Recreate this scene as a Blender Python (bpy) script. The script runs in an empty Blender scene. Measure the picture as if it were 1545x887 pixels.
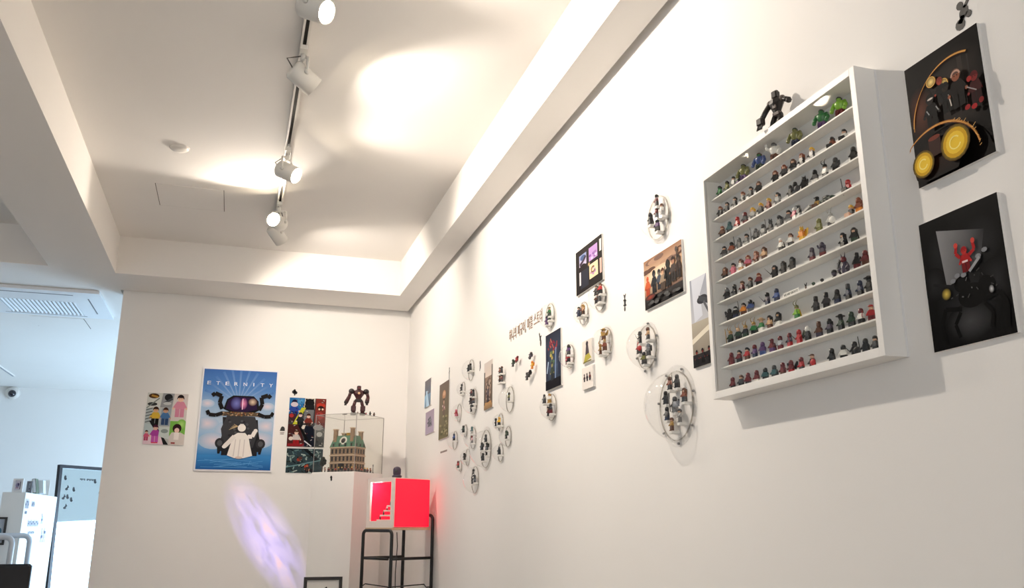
import bpy, math, random
from mathutils import Vector, Matrix, Euler

# ------------------------------------------------------------------ camera
FPX, CX, CY = 1307.16, 772.5, 443.5          # focal length and centre in photo pixels (1545 x 887)
YAW, PITCH, ROLL = 0.304678, 0.260793, 0.002375
EYE = 1.25                                   # camera height above the floor
scn = bpy.context.scene
COL = scn.collection
_f = Vector((math.sin(YAW)*math.cos(PITCH), math.cos(YAW)*math.cos(PITCH), math.sin(PITCH)))
_r0 = Vector((math.cos(YAW), -math.sin(YAW), 0)); _u0 = _r0.cross(_f)
_r = math.cos(ROLL)*_r0 + math.sin(ROLL)*_u0
_u = -math.sin(ROLL)*_r0 + math.cos(ROLL)*_u0
cam = bpy.data.cameras.new('camera'); camo = bpy.data.objects.new('camera', cam); COL.objects.link(camo)
cam.sensor_fit = 'HORIZONTAL'; cam.sensor_width = 36.0; cam.lens = FPX*36.0/1545.0
cam.clip_start = 0.05; cam.clip_end = 100
m = Matrix.Identity(4)
for i in range(3):
    m[i][0] = _r[i]; m[i][1] = _u[i]; m[i][2] = -_f[i]
m[2][3] = EYE
camo.matrix_world = m
scn.camera = camo

# ------------------------------------------------------------------ world, daylight, exposure
w = bpy.data.worlds.new('world'); scn.world = w; w.use_nodes = True
bg = w.node_tree.nodes['Background']
bg.inputs[0].default_value = (0.62, 0.78, 1.0, 1); bg.inputs[1].default_value = 1.0
scn.view_settings.view_transform = 'Standard'; scn.view_settings.look = 'None'
scn.view_settings.gamma = 1.0; scn.view_settings.use_curve_mapping = False
scn.view_settings.exposure = 0.33
scn.cycles.max_bounces = 12; scn.cycles.diffuse_bounces = 6; scn.cycles.transparent_max_bounces = 24
scn.cycles.caustics_reflective = False; scn.cycles.caustics_refractive = False
scn.cycles.sample_clamp_indirect = 6.0

def area(name, loc, direction, sx, sy, power, color):
    l = bpy.data.lights.new(name, 'AREA'); l.shape = 'RECTANGLE'; l.size = sx; l.size_y = sy
    l.energy = power; l.color = color
    o = bpy.data.objects.new(name, l); COL.objects.link(o); o.location = loc
    o.rotation_euler = Vector(direction).to_track_quat('-Z', 'Y').to_euler()
    return o
WALLX, BACKY, FARY = 1.4, 7.503, 13.57
SOFF, CEIL = EYE+1.850, EYE+2.148
# daylight entering by the far room's side window; an added fill light behind the camera
area('daylight_side_window', (1.46, 11.2, 0.8), (-1, 0, 0), 3.6, 1.4, 195, (0.52, 0.75, 1.0))
area('added_front_fill', (-2.6, -3.42, 1.5), (0.15, 1, 0.05), 4.2, 2.4, 55, (1.0, 0.96, 0.92))  # fill without a seen source, added to brighten the back wall

# ------------------------------------------------------------------ pixel -> place on a known plane
def ray(px, py):
    return _r*((px-CX)/FPX) - _u*((py-CY)/FPX) + _f
def on_x(px, py, X=WALLX):
    d = ray(px, py); d = d*(X/d.x); d.z += EYE; return d
def on_y(px, py, Y=BACKY):
    d = ray(px, py); d = d*(Y/d.y); d.z += EYE; return d
def on_z(px, py, Z):
    d = ray(px, py); d = d*((Z-EYE)/d.z); d.z += EYE; return d
def y_at(px, X, Z):
    """the y of the point (X, y, Z) seen in column px"""
    k = (px-CX)/FPX; a = _r - k*_f; z = Z-EYE
    return -(a.x*X + a.z*z)/a.y

# ------------------------------------------------------------------ materials
def lin(c):
    c = c/255.0
    return c/12.92 if c <= 0.04045 else ((c+0.055)/1.055)**2.4
def rgb(t): return (lin(t[0]), lin(t[1]), lin(t[2]), 1.0)
_M = {}
def mat(name, col, rough=0.5, metal=0.0, noise=0.0, scale=8.0, bump=0.0, bscale=60.0, emit=None, es=0.0, spec=0.5, coat=0.0):
    if name in _M: return _M[name]
    m = bpy.data.materials.new(name); m.use_nodes = True; nt = m.node_tree
    b = nt.nodes['Principled BSDF']; c = rgb(col)
    b.inputs['Base Color'].default_value = c; b.inputs['Roughness'].default_value = rough
    b.inputs['Metallic'].default_value = metal; b.inputs['Specular IOR Level'].default_value = spec
    b.inputs['Coat Weight'].default_value = coat
    if noise > 0 or bump > 0:
        tc = nt.nodes.new('ShaderNodeTexCoord')
    if noise > 0:
        n = nt.nodes.new('ShaderNodeTexNoise'); n.inputs['Scale'].default_value = scale; n.inputs['Detail'].default_value = 5
        r = nt.nodes.new('ShaderNodeValToRGB')
        r.color_ramp.elements[0].color = (c[0]*(1-noise), c[1]*(1-noise), c[2]*(1-noise), 1)
        r.color_ramp.elements[1].color = (min(1, c[0]*(1+noise)), min(1, c[1]*(1+noise)), min(1, c[2]*(1+noise)), 1)
        r.color_ramp.elements[0].position = 0.3; r.color_ramp.elements[1].position = 0.7
        nt.links.new(tc.outputs['Object'], n.inputs['Vector']); nt.links.new(n.outputs['Fac'], r.inputs['Fac'])
        nt.links.new(r.outputs['Color'], b.inputs['Base Color'])
    if bump > 0:
        n2 = nt.nodes.new('ShaderNodeTexNoise'); n2.inputs['Scale'].default_value = bscale; n2.inputs['Detail'].default_value = 3
        bp = nt.nodes.new('ShaderNodeBump'); bp.inputs['Strength'].default_value = bump; bp.inputs['Distance'].default_value = 0.002
        nt.links.new(tc.outputs['Object'], n2.inputs['Vector']); nt.links.new(n2.outputs['Fac'], bp.inputs['Height'])
        nt.links.new(bp.outputs['Normal'], b.inputs['Normal'])
    if emit:
        b.inputs['Emission Color'].default_value = rgb(emit); b.inputs['Emission Strength'].default_value = es
    _M[name] = m
    return m
def acrylic(name, tint=(250, 252, 252), ior=1.45, rough=0.02, gain=1.0):
    if name in _M: return _M[name]
    m = bpy.data.materials.new(name); m.use_nodes = True; nt = m.node_tree; nt.nodes.clear()
    out = nt.nodes.new('ShaderNodeOutputMaterial'); mix = nt.nodes.new('ShaderNodeMixShader')
    tr = nt.nodes.new('ShaderNodeBsdfTransparent'); tr.inputs[0].default_value = rgb(tint)
    gl = nt.nodes.new('ShaderNodeBsdfGlossy'); gl.inputs['Roughness'].default_value = rough
    gl.inputs['Color'].default_value = (1, 1, 1, 1)
    # reflectance of a thin sheet by angle of view, the same from both sides (Schlick)
    fr = nt.nodes.new('ShaderNodeLayerWeight'); fr.inputs[0].default_value = 0.5
    pw = nt.nodes.new('ShaderNodeMath'); pw.operation = 'POWER'; pw.inputs[1].default_value = 5.0
    ma = nt.nodes.new('ShaderNodeMath'); ma.operation = 'MULTIPLY_ADD'; ma.inputs[1].default_value = 0.92*gain; ma.inputs[2].default_value = ((ior-1)/(ior+1))**2*gain
    ma.use_clamp = True
    nt.links.new(fr.outputs['Facing'], pw.inputs[0]); nt.links.new(pw.outputs[0], ma.inputs[0]); nt.links.new(ma.outputs[0], mix.inputs[0])
    nt.links.new(tr.outputs[0], mix.inputs[1]); nt.links.new(gl.outputs[0], mix.inputs[2])
    nt.links.new(mix.outputs[0], out.inputs[0])
    _M[name] = m
    return m
def printed(rough=0.5, coat=0.0):
    n = 'printed_paper_%d' % int(rough*100)
    if n in _M: return _M[n]
    m = bpy.data.materials.new(n); m.use_nodes = True; nt = m.node_tree
    b = nt.nodes['Principled BSDF']; a = nt.nodes.new('ShaderNodeVertexColor'); a.layer_name = 'ink'
    nt.links.new(a.outputs['Color'], b.inputs['Base Color'])
    b.inputs['Roughness'].default_value = rough; b.inputs['Coat Weight'].default_value = coat
    b.inputs['Coat Roughness'].default_value = 0.08; b.inputs['Specular IOR Level'].default_value = 0.04
    _M[n] = m
    return m
PAL = dict(k=(22, 22, 24), d=(58, 58, 60), g=(112, 112, 112), l=(168, 168, 165), w=(232, 230, 224), r=(176, 34, 38),
           m=(104, 28, 34), b=(62, 84, 140), n=(34, 44, 72), p=(92, 62, 112), P=(206, 110, 130), y=(226, 178, 50),
           o=(226, 140, 40), t=(206, 168, 128), f=(222, 178, 150), B=(92, 56, 38), R=(132, 66, 40), G=(46, 122, 62),
           O=(118, 118, 62), D=(40, 62, 46), L=(128, 182, 44), a=(170, 132, 58), s=(176, 180, 186), c=(56, 92, 96), v=(70, 62, 78))
CNAME = dict(k='black', d='dark grey', g='grey', l='light grey', w='white', r='red', m='maroon', b='blue', n='navy', p='purple',
             P='pink', y='yellow', o='orange', t='tan', f='peach', B='brown', R='auburn', G='green', O='olive', D='dark green',
             L='lime green', a='gold', s='silver', c='teal', v='plum grey')
def plastic(code): return mat('toy_plastic_'+CNAME[code].replace(' ', '_'), PAL[code], 0.32, coat=0.2)

WHITE_WALL = mat('white_painted_wall', (237, 235, 232), 0.75, noise=0.012, scale=1.6, bump=0.06, bscale=140)
WHITE_CEIL = mat('white_painted_ceiling', (234, 231, 227), 0.8, noise=0.012, scale=1.2, bump=0.05, bscale=120)
FLOOR_M = mat('grey_floor', (184, 178, 170), 0.45, noise=0.08, scale=3, bump=0.1, bscale=30)
WHITE_MET = mat('white_powder_coated_metal', (226, 222, 216), 0.4, bump=0.03, bscale=300)
WHITE_BOARD = mat('white_lacquered_board', (236, 234, 230), 0.42, noise=0.01, scale=6, bump=0.03, bscale=220)
FOAM = mat('white_foam_board', (232, 230, 226), 0.6, noise=0.01, scale=20)
BLACK_MET = mat('black_steel_tube', (26, 26, 27), 0.42, bump=0.04, bscale=260)
CLEAR = acrylic('clear_acrylic', (252, 252, 251), 1.45, .02, .45)
DOMEM = acrylic('clear_dome_acrylic', (251, 251, 251), 1.5, 0.03, 0.9)
FLANGE = acrylic('clear_dome_flange', (253, 253, 253), 1.5, 0.06, 0.2)
BLACKV = mat('black_vinyl', (18, 18, 18), 0.5, noise=0.05, scale=40)
PIN = mat('steel_screw', (150, 150, 150), 0.3, 0.9, noise=0.05, scale=200)

# ------------------------------------------------------------------ mesh building
class MB:
    def __init__(s): s.v = []; s.f = []; s.sm = []
    def add(s, vs, fs, smooth=False, M=None):
        o = len(s.v)
        s.v += [(M @ Vector(p)) if M else Vector(p) for p in vs]
        s.f += [tuple(i+o for i in f) for f in fs]; s.sm += [smooth]*len(fs)
        return s
    def box(s, x0, x1, y0, y1, z0, z1, M=None):
        return s.add([(x0,y0,z0),(x1,y0,z0),(x1,y1,z0),(x0,y1,z0),(x0,y0,z1),(x1,y0,z1),(x1,y1,z1),(x0,y1,z1)],
                     [(3,2,1,0),(4,5,6,7),(0,1,5,4),(1,2,6,5),(2,3,7,6),(3,0,4,7)], False, M)
    def cbox(s, c, d, M=None, R=None):
        T = Matrix.Translation(Vector(c))
        if R is not None: T = T @ R
        if M is not None: T = M @ T
        a, b, e = d[0]/2, d[1]/2, d[2]/2
        return s.box(-a, a, -b, b, -e, e, T)
    def bbox(s, x0, x1, y0, y1, z0, z1, b, M=None):
        """box with chamfered vertical and horizontal edges"""
        vs = []; fs = []
        prof = [(b, z0), (0, z0+b), (0, z1-b), (b, z1)]
        for i, z in prof:
            vs += [(x0+i+b, y0+i, z), (x1-i-b, y0+i, z), (x1-i, y0+i+b, z), (x1-i, y1-i-b, z), (x1-i-b, y1-i, z), (x0+i+b, y1-i, z), (x0+i, y1-i-b, z), (x0+i, y0+i+b, z)]
        for k in range(3):
            for j in range(8):
                fs.append((k*8+j, k*8+(j+1) % 8, k*8+8+(j+1) % 8, k*8+8+j))
        fs.append(tuple(range(7, -1, -1))); fs.append(tuple(range(24, 32)))
        return s.add(vs, fs, False, M)
    def lathe(s, prof, n=16, M=None, smooth=True, a0=0, a1=None, cap=True):
        full = a1 is None; a1 = 2*math.pi if full else a1
        cnt = n if full else n+1
        vs = []; fs = []
        for (r, z) in prof:
            for k in range(cnt):
                t = a0+(a1-a0)*k/n; vs.append((r*math.cos(t), r*math.sin(t), z))
        for i in range(len(prof)-1):
            for k in range(n):
                k2 = (k+1) % cnt
                fs.append((i*cnt+k, i*cnt+k2, (i+1)*cnt+k2, (i+1)*cnt+k))
        if full and cap:
            if prof[0][0] > 1e-6: fs.append(tuple(range(n-1, -1, -1)))
            if prof[-1][0] > 1e-6: fs.append(tuple((len(prof)-1)*n+k for k in range(n)))
        return s.add(vs, fs, smooth, M)
    def cyl(s, p0, p1, r0, r1=None, n=12, M=None, smooth=True):
        p0 = Vector(p0); p1 = Vector(p1); d = p1-p0; L = d.length
        T = Matrix.Translation(p0) @ d.to_track_quat('Z', 'Y').to_matrix().to_4x4()
        if M is not None: T = M @ T
        return s.lathe([(r0, 0), (r0 if r1 is None else r1, L)], n, T, smooth)
    def ball(s, c, r, n=10, M=None, sq=(1, 1, 1)):
        T = Matrix.Translation(Vector(c)) @ Matrix.Diagonal((sq[0], sq[1], sq[2], 1))
        if M is not None: T = M @ T
        k = max(4, n//2+1)
        return s.lathe([(r*math.sin(math.pi*i/k), -r*math.cos(math.pi*i/k)) for i in range(k+1)], n, T)
    def tube(s, path, r, n=8, M=None, closed=False, taper=None):
        P = [Vector(p) for p in path]; vs = []; fs = []; up = None; N = len(P)
        for i, p in enumerate(P):
            a = P[(i-1) % N] if (closed or i > 0) else P[i]; b = P[(i+1) % N] if (closed or i < N-1) else P[i]
            t = (b-a).normalized()
            if up is None:
                up = Vector((0, 0, 1)) if abs(t.z) < 0.9 else Vector((1, 0, 0))
            x = up - t*up.dot(t)
            if x.length < 1e-6: x = Vector((1, 0, 0)).cross(t)
            x.normalize(); y = t.cross(x); up = x
            rr = r if taper is None else r+(taper-r)*i/max(1, N-1)
            for k in range(n):
                q = 2*math.pi*k/n; vs.append(p+x*rr*math.cos(q)+y*rr*math.sin(q))
        for i in range(N if closed else N-1):
            j = (i+1) % N
            for k in range(n): fs.append((i*n+k, i*n+(k+1) % n, j*n+(k+1) % n, j*n+k))
        if not closed:
            fs.append(tuple(range(n-1, -1, -1))); fs.append(tuple((N-1)*n+k for k in range(n)))
        return s.add(vs, fs, True, M)
    def prism(s, poly, z0, z1, M=None):
        n = len(poly)
        vs = [(x, y, z0) for x, y in poly]+[(x, y, z1) for x, y in poly]
        fs = [tuple(range(n-1, -1, -1)), tuple(range(n, 2*n))]+[(i, (i+1) % n, n+(i+1) % n, n+i) for i in range(n)]
        return s.add(vs, fs, False, M)
    def mesh(s, name):
        me = bpy.data.meshes.new(name); me.from_pydata([tuple(v) for v in s.v], [], s.f)
        me.polygons.foreach_set('use_smooth', s.sm); me.update()
        return me
    def build(s, name, material, parent=None, M=None):
        me = s.mesh(name)
        if material is not None: me.materials.append(material)
        return link(name, me, parent, M)
def link(name, me, parent=None, M=None, material=None):
    o = bpy.data.objects.new(name, me); COL.objects.link(o)
    if parent is not None: o.parent = parent
    if M is not None: o.matrix_local = M
    if material is not None:
        if len(me.materials) == 0: me.materials.append(None)
        o.material_slots[0].link = 'OBJECT'; o.material_slots[0].material = material
    return o
def tag(o, label=None, cat=None, group=None, kind=None):
    if label: o['label'] = label
    if cat: o['category'] = cat
    if group: o['group'] = group
    if kind: o['kind'] = kind
    return o
def thing(name, label, cat, M=None, group=None):
    o = bpy.data.objects.new(name, None); COL.objects.link(o); o.empty_display_size = 0.02
    if M is not None: o.matrix_world = M
    return tag(o, label, cat, group)
def T(x, y=None, z=None): return Matrix.Translation(Vector((x, y, z)) if y is not None else Vector(x))
def RZ(a): return Matrix.Rotation(a, 4, 'Z')
def RX(a): return Matrix.Rotation(a, 4, 'X')
def RY(a): return Matrix.Rotation(a, 4, 'Y')
def basis(o, x, y, z):
    M = Matrix.Identity(4)
    for i in range(3):
        M[i][0] = x[i]; M[i][1] = y[i]; M[i][2] = z[i]; M[i][3] = o[i]
    return M
def wall_basis(y, z, off=0.0):
    """on the right wall: local x = to the viewer's right (-y), local y = up, local z = out of the wall (-x)"""
    return basis((WALLX-off, y, z), (0, -1, 0), (0, 0, 1), (-1, 0, 0))
def back_basis(x, z, off=0.0, Y=BACKY):
    return basis((x, Y-off, z), (1, 0, 0), (0, 0, 1), (0, -1, 0))
def text_mesh(name, body, size, width=None, extrude=0.0, bold=0.0):
    c = bpy.data.curves.new(name, 'FONT'); c.body = body; c.size = size; c.extrude = extrude; c.offset = bold
    c.resolution_u = 3; c.align_x = 'LEFT'
    o = bpy.data.objects.new(name, c); COL.objects.link(o)
    dg = bpy.context.evaluated_depsgraph_get()
    me = bpy.data.meshes.new_from_object(o.evaluated_get(dg)); me.name = name
    bpy.data.objects.remove(o); bpy.data.curves.remove(c)
    if width and len(me.vertices):
        xs = [v.co.x for v in me.vertices]; k = width/(max(xs)-min(xs)); x0 = min(xs)
        for v in me.vertices: v.co.x = (v.co.x-x0)*k
    me.materials.clear()
    return me

# ------------------------------------------------------------------ flat print (posters, photographs, screens)
class Art:
    """flat print: polygons in sheet coordinates, u to the right and v downwards, both 0..1"""
    STEP = 0.00006
    def __init__(s, w, h): s.w = w; s.h = h; s.v = []; s.f = []; s.c = []; s.k = 0; s.margin = 0
    def poly(s, pts, cols):
        o = len(s.v); z = s.k*s.STEP; s.k += 1
        for (u, v) in pts: s.v.append(((min(1, max(0, u)))*s.w, -(min(1, max(0, v)))*s.h, z))
        if not isinstance(cols, list): cols = [cols]*len(pts)
        s.c += cols; s.f.append(tuple(range(o, o+len(pts))))
    def rect(s, u0, v0, u1, v1, c, c2=None):
        """c2: colour at the lower edge of a printed gradient"""
        s.poly([(u0, v1), (u1, v1), (u1, v0), (u0, v0)], [c2 or c]*2+[c]*2)
    def ell(s, u, v, ru, rv, c, n=14, rot=0.0):
        pts = []
        for i in range(n):
            t = -2*math.pi*i/n; x = ru*math.cos(t); y = rv*math.sin(t)
            pts.append((u+x*math.cos(rot)-y*math.sin(rot), v+x*math.sin(rot)+y*math.cos(rot)))
        s.poly(pts, c)
    def glow(s, u, v, ru, rv, ci, co, n=18):
        o = len(s.v); z = s.k*s.STEP; s.k += 1
        s.v.append((u*s.w, -v*s.h, z)); s.c.append(ci)
        for i in range(n):
            t = -2*math.pi*i/n
            s.v.append((min(1, max(0, u+ru*math.cos(t)))*s.w, -min(1, max(0, v+rv*math.sin(t)))*s.h, z)); s.c.append(co)
        for i in range(n): s.f.append((o, o+1+i, o+1+(i+1) % n))
    def line(s, pts, wd, c):
        """stroke of width wd (fraction of the sheet's width)"""
        for (a, b) in zip(pts[:-1], pts[1:]):
            dx = (b[0]-a[0])*s.w; dy = (b[1]-a[1])*s.h; L = math.hypot(dx, dy) or 1
            nx = -dy/L*wd*s.w/2; ny = dx/L*wd*s.w/2
            q = [(a[0]-nx/s.w, a[1]-ny/s.h), (a[0]+nx/s.w, a[1]+ny/s.h), (b[0]+nx/s.w, b[1]+ny/s.h), (b[0]-nx/s.w, b[1]-ny/s.h)]
            s.poly(q, c)
    def arc(s, u, v, ru, rv, a0, a1, wd, c, n=14):
        s.line([(u+ru*math.cos(math.radians(a0+(a1-a0)*i/n)), v+rv*math.sin(math.radians(a0+(a1-a0)*i/n))) for i in range(n+1)], wd, c)
    def fig(s, u, v, h, torso, legs, head, hair=None, wide=1.0):
        """a small printed toy figure, feet at (u, v), h = its height as a fraction of the sheet's height"""
        k = h*s.h/s.w*wide
        s.rect(u-.19*k, v-.38*h, u-.01*k, v, legs); s.rect(u+.01*k, v-.38*h, u+.19*k, v, legs)
        s.poly([(u-.2*k, v-.36*h), (u+.2*k, v-.36*h), (u+.14*k, v-.7*h), (u-.14*k, v-.7*h)], torso)
        s.poly([(u-.15*k, v-.69*h), (u-.3*k, v-.42*h), (u-.2*k, v-.4*h), (u-.1*k, v-.6*h)], torso)
        s.poly([(u+.1*k, v-.6*h), (u+.2*k, v-.4*h), (u+.3*k, v-.42*h), (u+.15*k, v-.69*h)], torso)
        s.ell(u-.27*k, v-.38*h, .05*k, .05*h, head, 8); s.ell(u+.27*k, v-.38*h, .05*k, .05*h, head, 8)
        s.ell(u, v-.82*h, .13*k, .14*h, head, 12)
        s.rect(u-.06*k, v-.84*h, u-.03*k, v-.81*h, (20, 20, 20)); s.rect(u+.03*k, v-.84*h, u+.06*k, v-.81*h, (20, 20, 20))
        if hair:
            pts = [(u+.15*k*math.cos(math.radians(a)), v-.85*h-.16*h*math.sin(math.radians(a))) for a in range(0, 181, 30)]
            s.poly(pts+[(u-.15*k, v-.78*h), (u-.1*k, v-.86*h), (u+.1*k, v-.86*h), (u+.15*k, v-.78*h)], hair)
    def text(s, u, v, w, h, body, c):
        me = text_mesh('t', body, 1.0)
        if not len(me.vertices): return
        xs = [q.co.x for q in me.vertices]; ys = [q.co.y for q in me.vertices]
        kx = w*s.w/(max(xs)-min(xs)); ky = h*s.h/(max(ys)-min(ys)); o = len(s.v); z = s.k*s.STEP; s.k += 1
        for q in me.vertices:
            s.v.append((u*s.w+(q.co.x-min(xs))*kx, -v*s.h+(q.co.y-max(ys))*ky, z)); s.c.append(c)
        for p in me.polygons: s.f.append(tuple(i+o for i in p.vertices))
        bpy.data.meshes.remove(me)
    def build(s, name, parent, M, rough=0.5, coat=0.0):
        if s.margin:      # keep a plain border: everything after the first sheet is drawn inside it
            g = s.margin; kx = 1-2*g/s.w; ky = 1-2*g/s.h
            s.v = s.v[:4]+[(g+x*kx, -g+y*ky, z) for (x, y, z) in s.v[4:]]
        me = bpy.data.meshes.new(name); me.from_pydata(s.v, [], s.f)
        at = me.color_attributes.new('ink', 'FLOAT_COLOR', 'POINT')
        for i, c in enumerate(s.c): at.data[i].color = rgb(c)
        me.materials.append(printed(rough, coat)); me.update()
        return link(name, me, parent, M)
def board(name, label, cat, M, w, h, t, art, group=None, material=None, rough=0.5, coat=0.0):
    """a mounted print: its board is the thing and the printed sheet a part; M = top left corner, z out of the wall"""
    o = MB().box(0, w, -h, 0, 0, t).build(name, material or FOAM, None, M); tag(o, label, cat, group)
    a = Art(w, h); art(a); a.build('print', o, T(0, 0, t+0.0003), rough, coat)
    return o

# ================================================================== the setting
def struct(name, mb, m): return tag(mb.build(name, m), kind='structure')
LX, FY = -6.0, -3.5                                        # the shop's left wall and front wall
struct('floor', MB().box(LX-.2, WALLX+.2, FY-.2, FARY+.2, -0.1, 0), FLOOR_M)
CVX0, CVX1, CVY = -0.981, 1.205, 6.955                     # the lit recess in the ceiling
CV2X, CV2Y = -1.433, 6.90                                  # the darker recess beside it
GAP = 0.028
b = MB()
b.box(LX, WALLX, FY, 7.60, CEIL, CEIL+.1)                  # upper ceiling inside both recesses
struct('ceiling', b, WHITE_CEIL)
b = MB()
b.box(CVX1, WALLX-GAP, FY, CVY, SOFF, CEIL)                # strip along the right wall
b.box(CV2X, CVX0, FY, CVY, SOFF, CEIL)                     # beam between the recesses
b.box(LX, CV2X, CV2Y, CVY, SOFF, CEIL)
b.box(CVX0-.02, WALLX-GAP, CVY, BACKY-GAP, SOFF, CEIL)     # strip along the back wall
b.box(LX, CVX0-.02, CVY, BACKY-GAP, SOFF, CEIL)
b.box(CVX0-.02, WALLX, BACKY-GAP, BACKY+.15, SOFF+.045, CEIL)
b.box(WALLX-GAP, WALLX, FY, BACKY-GAP, SOFF+.045, CEIL)
b.box(LX, CVX0-.02, BACKY-GAP, FARY, SOFF, CEIL)           # low ceiling of the far room
b.box(CVX0-.02, WALLX, BACKY+.15, FARY, SOFF, CEIL)
struct('ceiling_soffit', b, WHITE_CEIL)
b = MB(); b.box(WALLX, WALLX+.2, FY-.2, 9.4, 0, CEIL+.1)
b.box(WALLX, WALLX+.2, 9.4, 13.0, 0, .1); b.box(WALLX, WALLX+.2, 9.4, 13.0, 1.5, CEIL+.1); b.box(WALLX, WALLX+.2, 13.0, FARY+.2, 0, CEIL+.1)
struct('wall_right', b, WHITE_WALL)
struct('wall_back', MB().box(CVX0, WALLX, BACKY, BACKY+.15, 0, SOFF+.044), WHITE_WALL)
struct('wall_far', MB().box(LX-.2, WALLX, FARY, FARY+.2, 0, CEIL), WHITE_WALL)
struct('wall_left', MB().box(LX-.2, LX, FY-.2, FARY, 0, CEIL+.1), WHITE_WALL)
b = MB(); b.box(LX, -4.75, FY-.2, FY, 0, CEIL+.1); b.box(-.45, WALLX, FY-.2, FY, 0, CEIL+.1)
b.box(-4.75, -.45, FY-.2, FY, 0, .25); b.box(-4.75, -.45, FY-.2, FY, 2.75, CEIL+.1)
struct('wall_front', b, WHITE_WALL)
# side window for the daylight, then a window frame added around the front fill
ALU = mat('grey_aluminium_frame', (120, 122, 126), 0.4, 0.6, noise=0.03, scale=30)
b = MB()
for y in (9.43, 10.6, 11.8, 12.97): b.cbox((WALLX+.15, y, .8), (.06, .06, 1.4))
for z in (.13, 1.47): b.cbox((WALLX+.15, 11.2, z), (.06, 3.6, .06))
wd = struct('window_1', b, ALU)
for y in (10.015, 11.2, 12.385): MB().cbox((WALLX+.15, y, .8), (.008, 1.11, 1.28)).build('pane', CLEAR, wd)
b = MB()
for x in (-4.72, -3.3, -1.9, -.48): b.cbox((x, FY-.15, 1.5), (.06, .06, 2.5))
for z in (.28, 2.72): b.cbox((-2.6, FY-.15, z), (4.3, .06, .06))
wd = struct('fill_window_frame', b, ALU)  # unseen frame, added to house the fill light
for x in (-4.0, -2.6, -1.2): MB().cbox((x, FY-.15, 1.5), (1.34, .008, 2.38)).build('pane', CLEAR, wd)

# access hatch and detector base in the lit recess
HLINE = mat('dark_joint', (96, 88, 80), 0.8, noise=0.05, scale=30)
hx0, hx1, hy0, hy1 = -0.64, -0.21, 5.72, 6.14
b = MB()
hat = MB().bbox(hx0+.004, hx1-.004, hy0+.004, hy1-.004, CEIL-.003, CEIL+.002, .001).build('access_hatch', WHITE_CEIL)
tag(hat, 'flush square white access hatch in the lit ceiling recess', 'hatch')
b.box(hx0, hx0+.004, hy0, hy1, CEIL-.0015, CEIL+.001); b.box(hx1-.004, hx1, hy0, hy1, CEIL-.0015, CEIL+.001)
b.box(hx0, hx1, hy1-.003, hy1, CEIL-.0015, CEIL+.001)
b.build('joint', HLINE, hat)
c = on_z(271, 223, CEIL)
det = MB().lathe([(.052, 0), (.052, -.006), (.045, -.014), (.02, -.018), (0, -.018)], 24, T(c.x, c.y, CEIL)).build('smoke_detector', WHITE_MET)
tag(det, 'small round white detector on the ceiling beside the track', 'detector')
MB().lathe([(.058, 0), (.058, -.003), (.053, -.003)], 24, T(c.x, c.y, CEIL), cap=False).build('base_ring', WHITE_MET, det)

# far room: air conditioner cassette, hatch, slim vent, security camera
ax0, ax1, ay0, ay1 = -2.13, -1.168, 7.56, 8.52; az = SOFF
ACW = mat('white_air_conditioner_plastic', (232, 236, 240), 0.45, noise=0.01, scale=10)
ac = thing('air_conditioner', 'white four-way cassette air conditioner set in the low ceiling', 'air conditioner', T(ax0, ay0, az-.0315))
Mi = T(-ax0, -ay0, -(az-.03))
b = MB()
gx0, gx1, gy0, gy1 = -1.99, -1.40, 7.93, 8.43
for (x0, x1, y0, y1) in ((ax0, gx0, ay0, ay1), (gx1, ax1, ay0, ay1), (gx0, gx1, ay0, gy0), (gx0, gx1, gy1, ay1)): b.box(x0, x1, y0, y1, az-.028, az, Mi)
b.build('panel', ACW, ac)
MB().box(gx0, gx1, gy0, gy1, az-.008, az-.004, Mi).build('grille_back', mat('grey_filter_mesh', (118, 116, 116), 0.8, noise=0.06, scale=90), ac)
sl = MB().box(-.009, .009, 0, gy1-gy0, -.008, .008).mesh('slat'); sl.materials.append(ACW)
for i in range(18):
    link('slat', sl, ac, Mi @ T(gx0+(i+.5)*(gx1-gx0)/18, gy0, az-.021) @ RY(.5))
fl = mat('grey_flap_joint', (120, 122, 128), 0.7, noise=0.04, scale=40)
b = MB(); b.box(gx0-.05, gx1+.02, ay0+.10, ay0+.116, az-.0295, az-.0275, Mi); b.build('flap_slot', fl, ac)
b = MB(); b.box(ax1-.115, ax1-.105, ay0+.2, ay1-.2, az-.0295, az-.0275, Mi)
b.build('flap_slot', fl, ac)
b = MB(); b.box(gx0-.05, gx1+.02, ay1-.066, ay1-.058, az-.0295, az-.0275, Mi); b.build('flap_slot', fl, ac)
ht = MB().bbox(-1.905, -1.452, 8.705, 9.145, SOFF-.003, SOFF+.002, .001).build('access_hatch', WHITE_CEIL)
tag(ht, 'flush white access hatch in the low ceiling behind the air conditioner', 'hatch')
b = MB(); b.box(-1.91, -1.447, 9.145, 9.151, SOFF-.0016, SOFF+.001); b.box(-1.452, -1.446, 8.70, 9.15, SOFF-.0016, SOFF+.001)
b.build('joint', HLINE, ht)
sv = MB().box(-2.83, -2.79, 11.5, 12.5, SOFF-.012, SOFF).build('linear_vent', WHITE_MET)
tag(sv, 'slim white linear vent on the low ceiling of the far room', 'vent')
MB().box(-2.818, -2.802, 11.52, 12.48, SOFF-.0135, SOFF-.011).build('slot', mat('vent_slot_grey', (150, 156, 166), .7, noise=.04, scale=20), sv)  # grey strip along the middle of the vent
c = on_y(20, 593, FARY)
sc_ = thing('security_camera', 'white dome security camera high on the far wall', 'camera', T(c.x, FARY, c.z))
MB().lathe([(.092, 0), (.092, .035), (.065, .06)], 20, RX(math.pi/2)).build('housing', WHITE_MET, sc_)
MB().ball((0, -.06, -.014), .05, 16).build('lens_dome', mat('smoked_dome', (28, 30, 40), .15, coat=.5), sc_)

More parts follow.
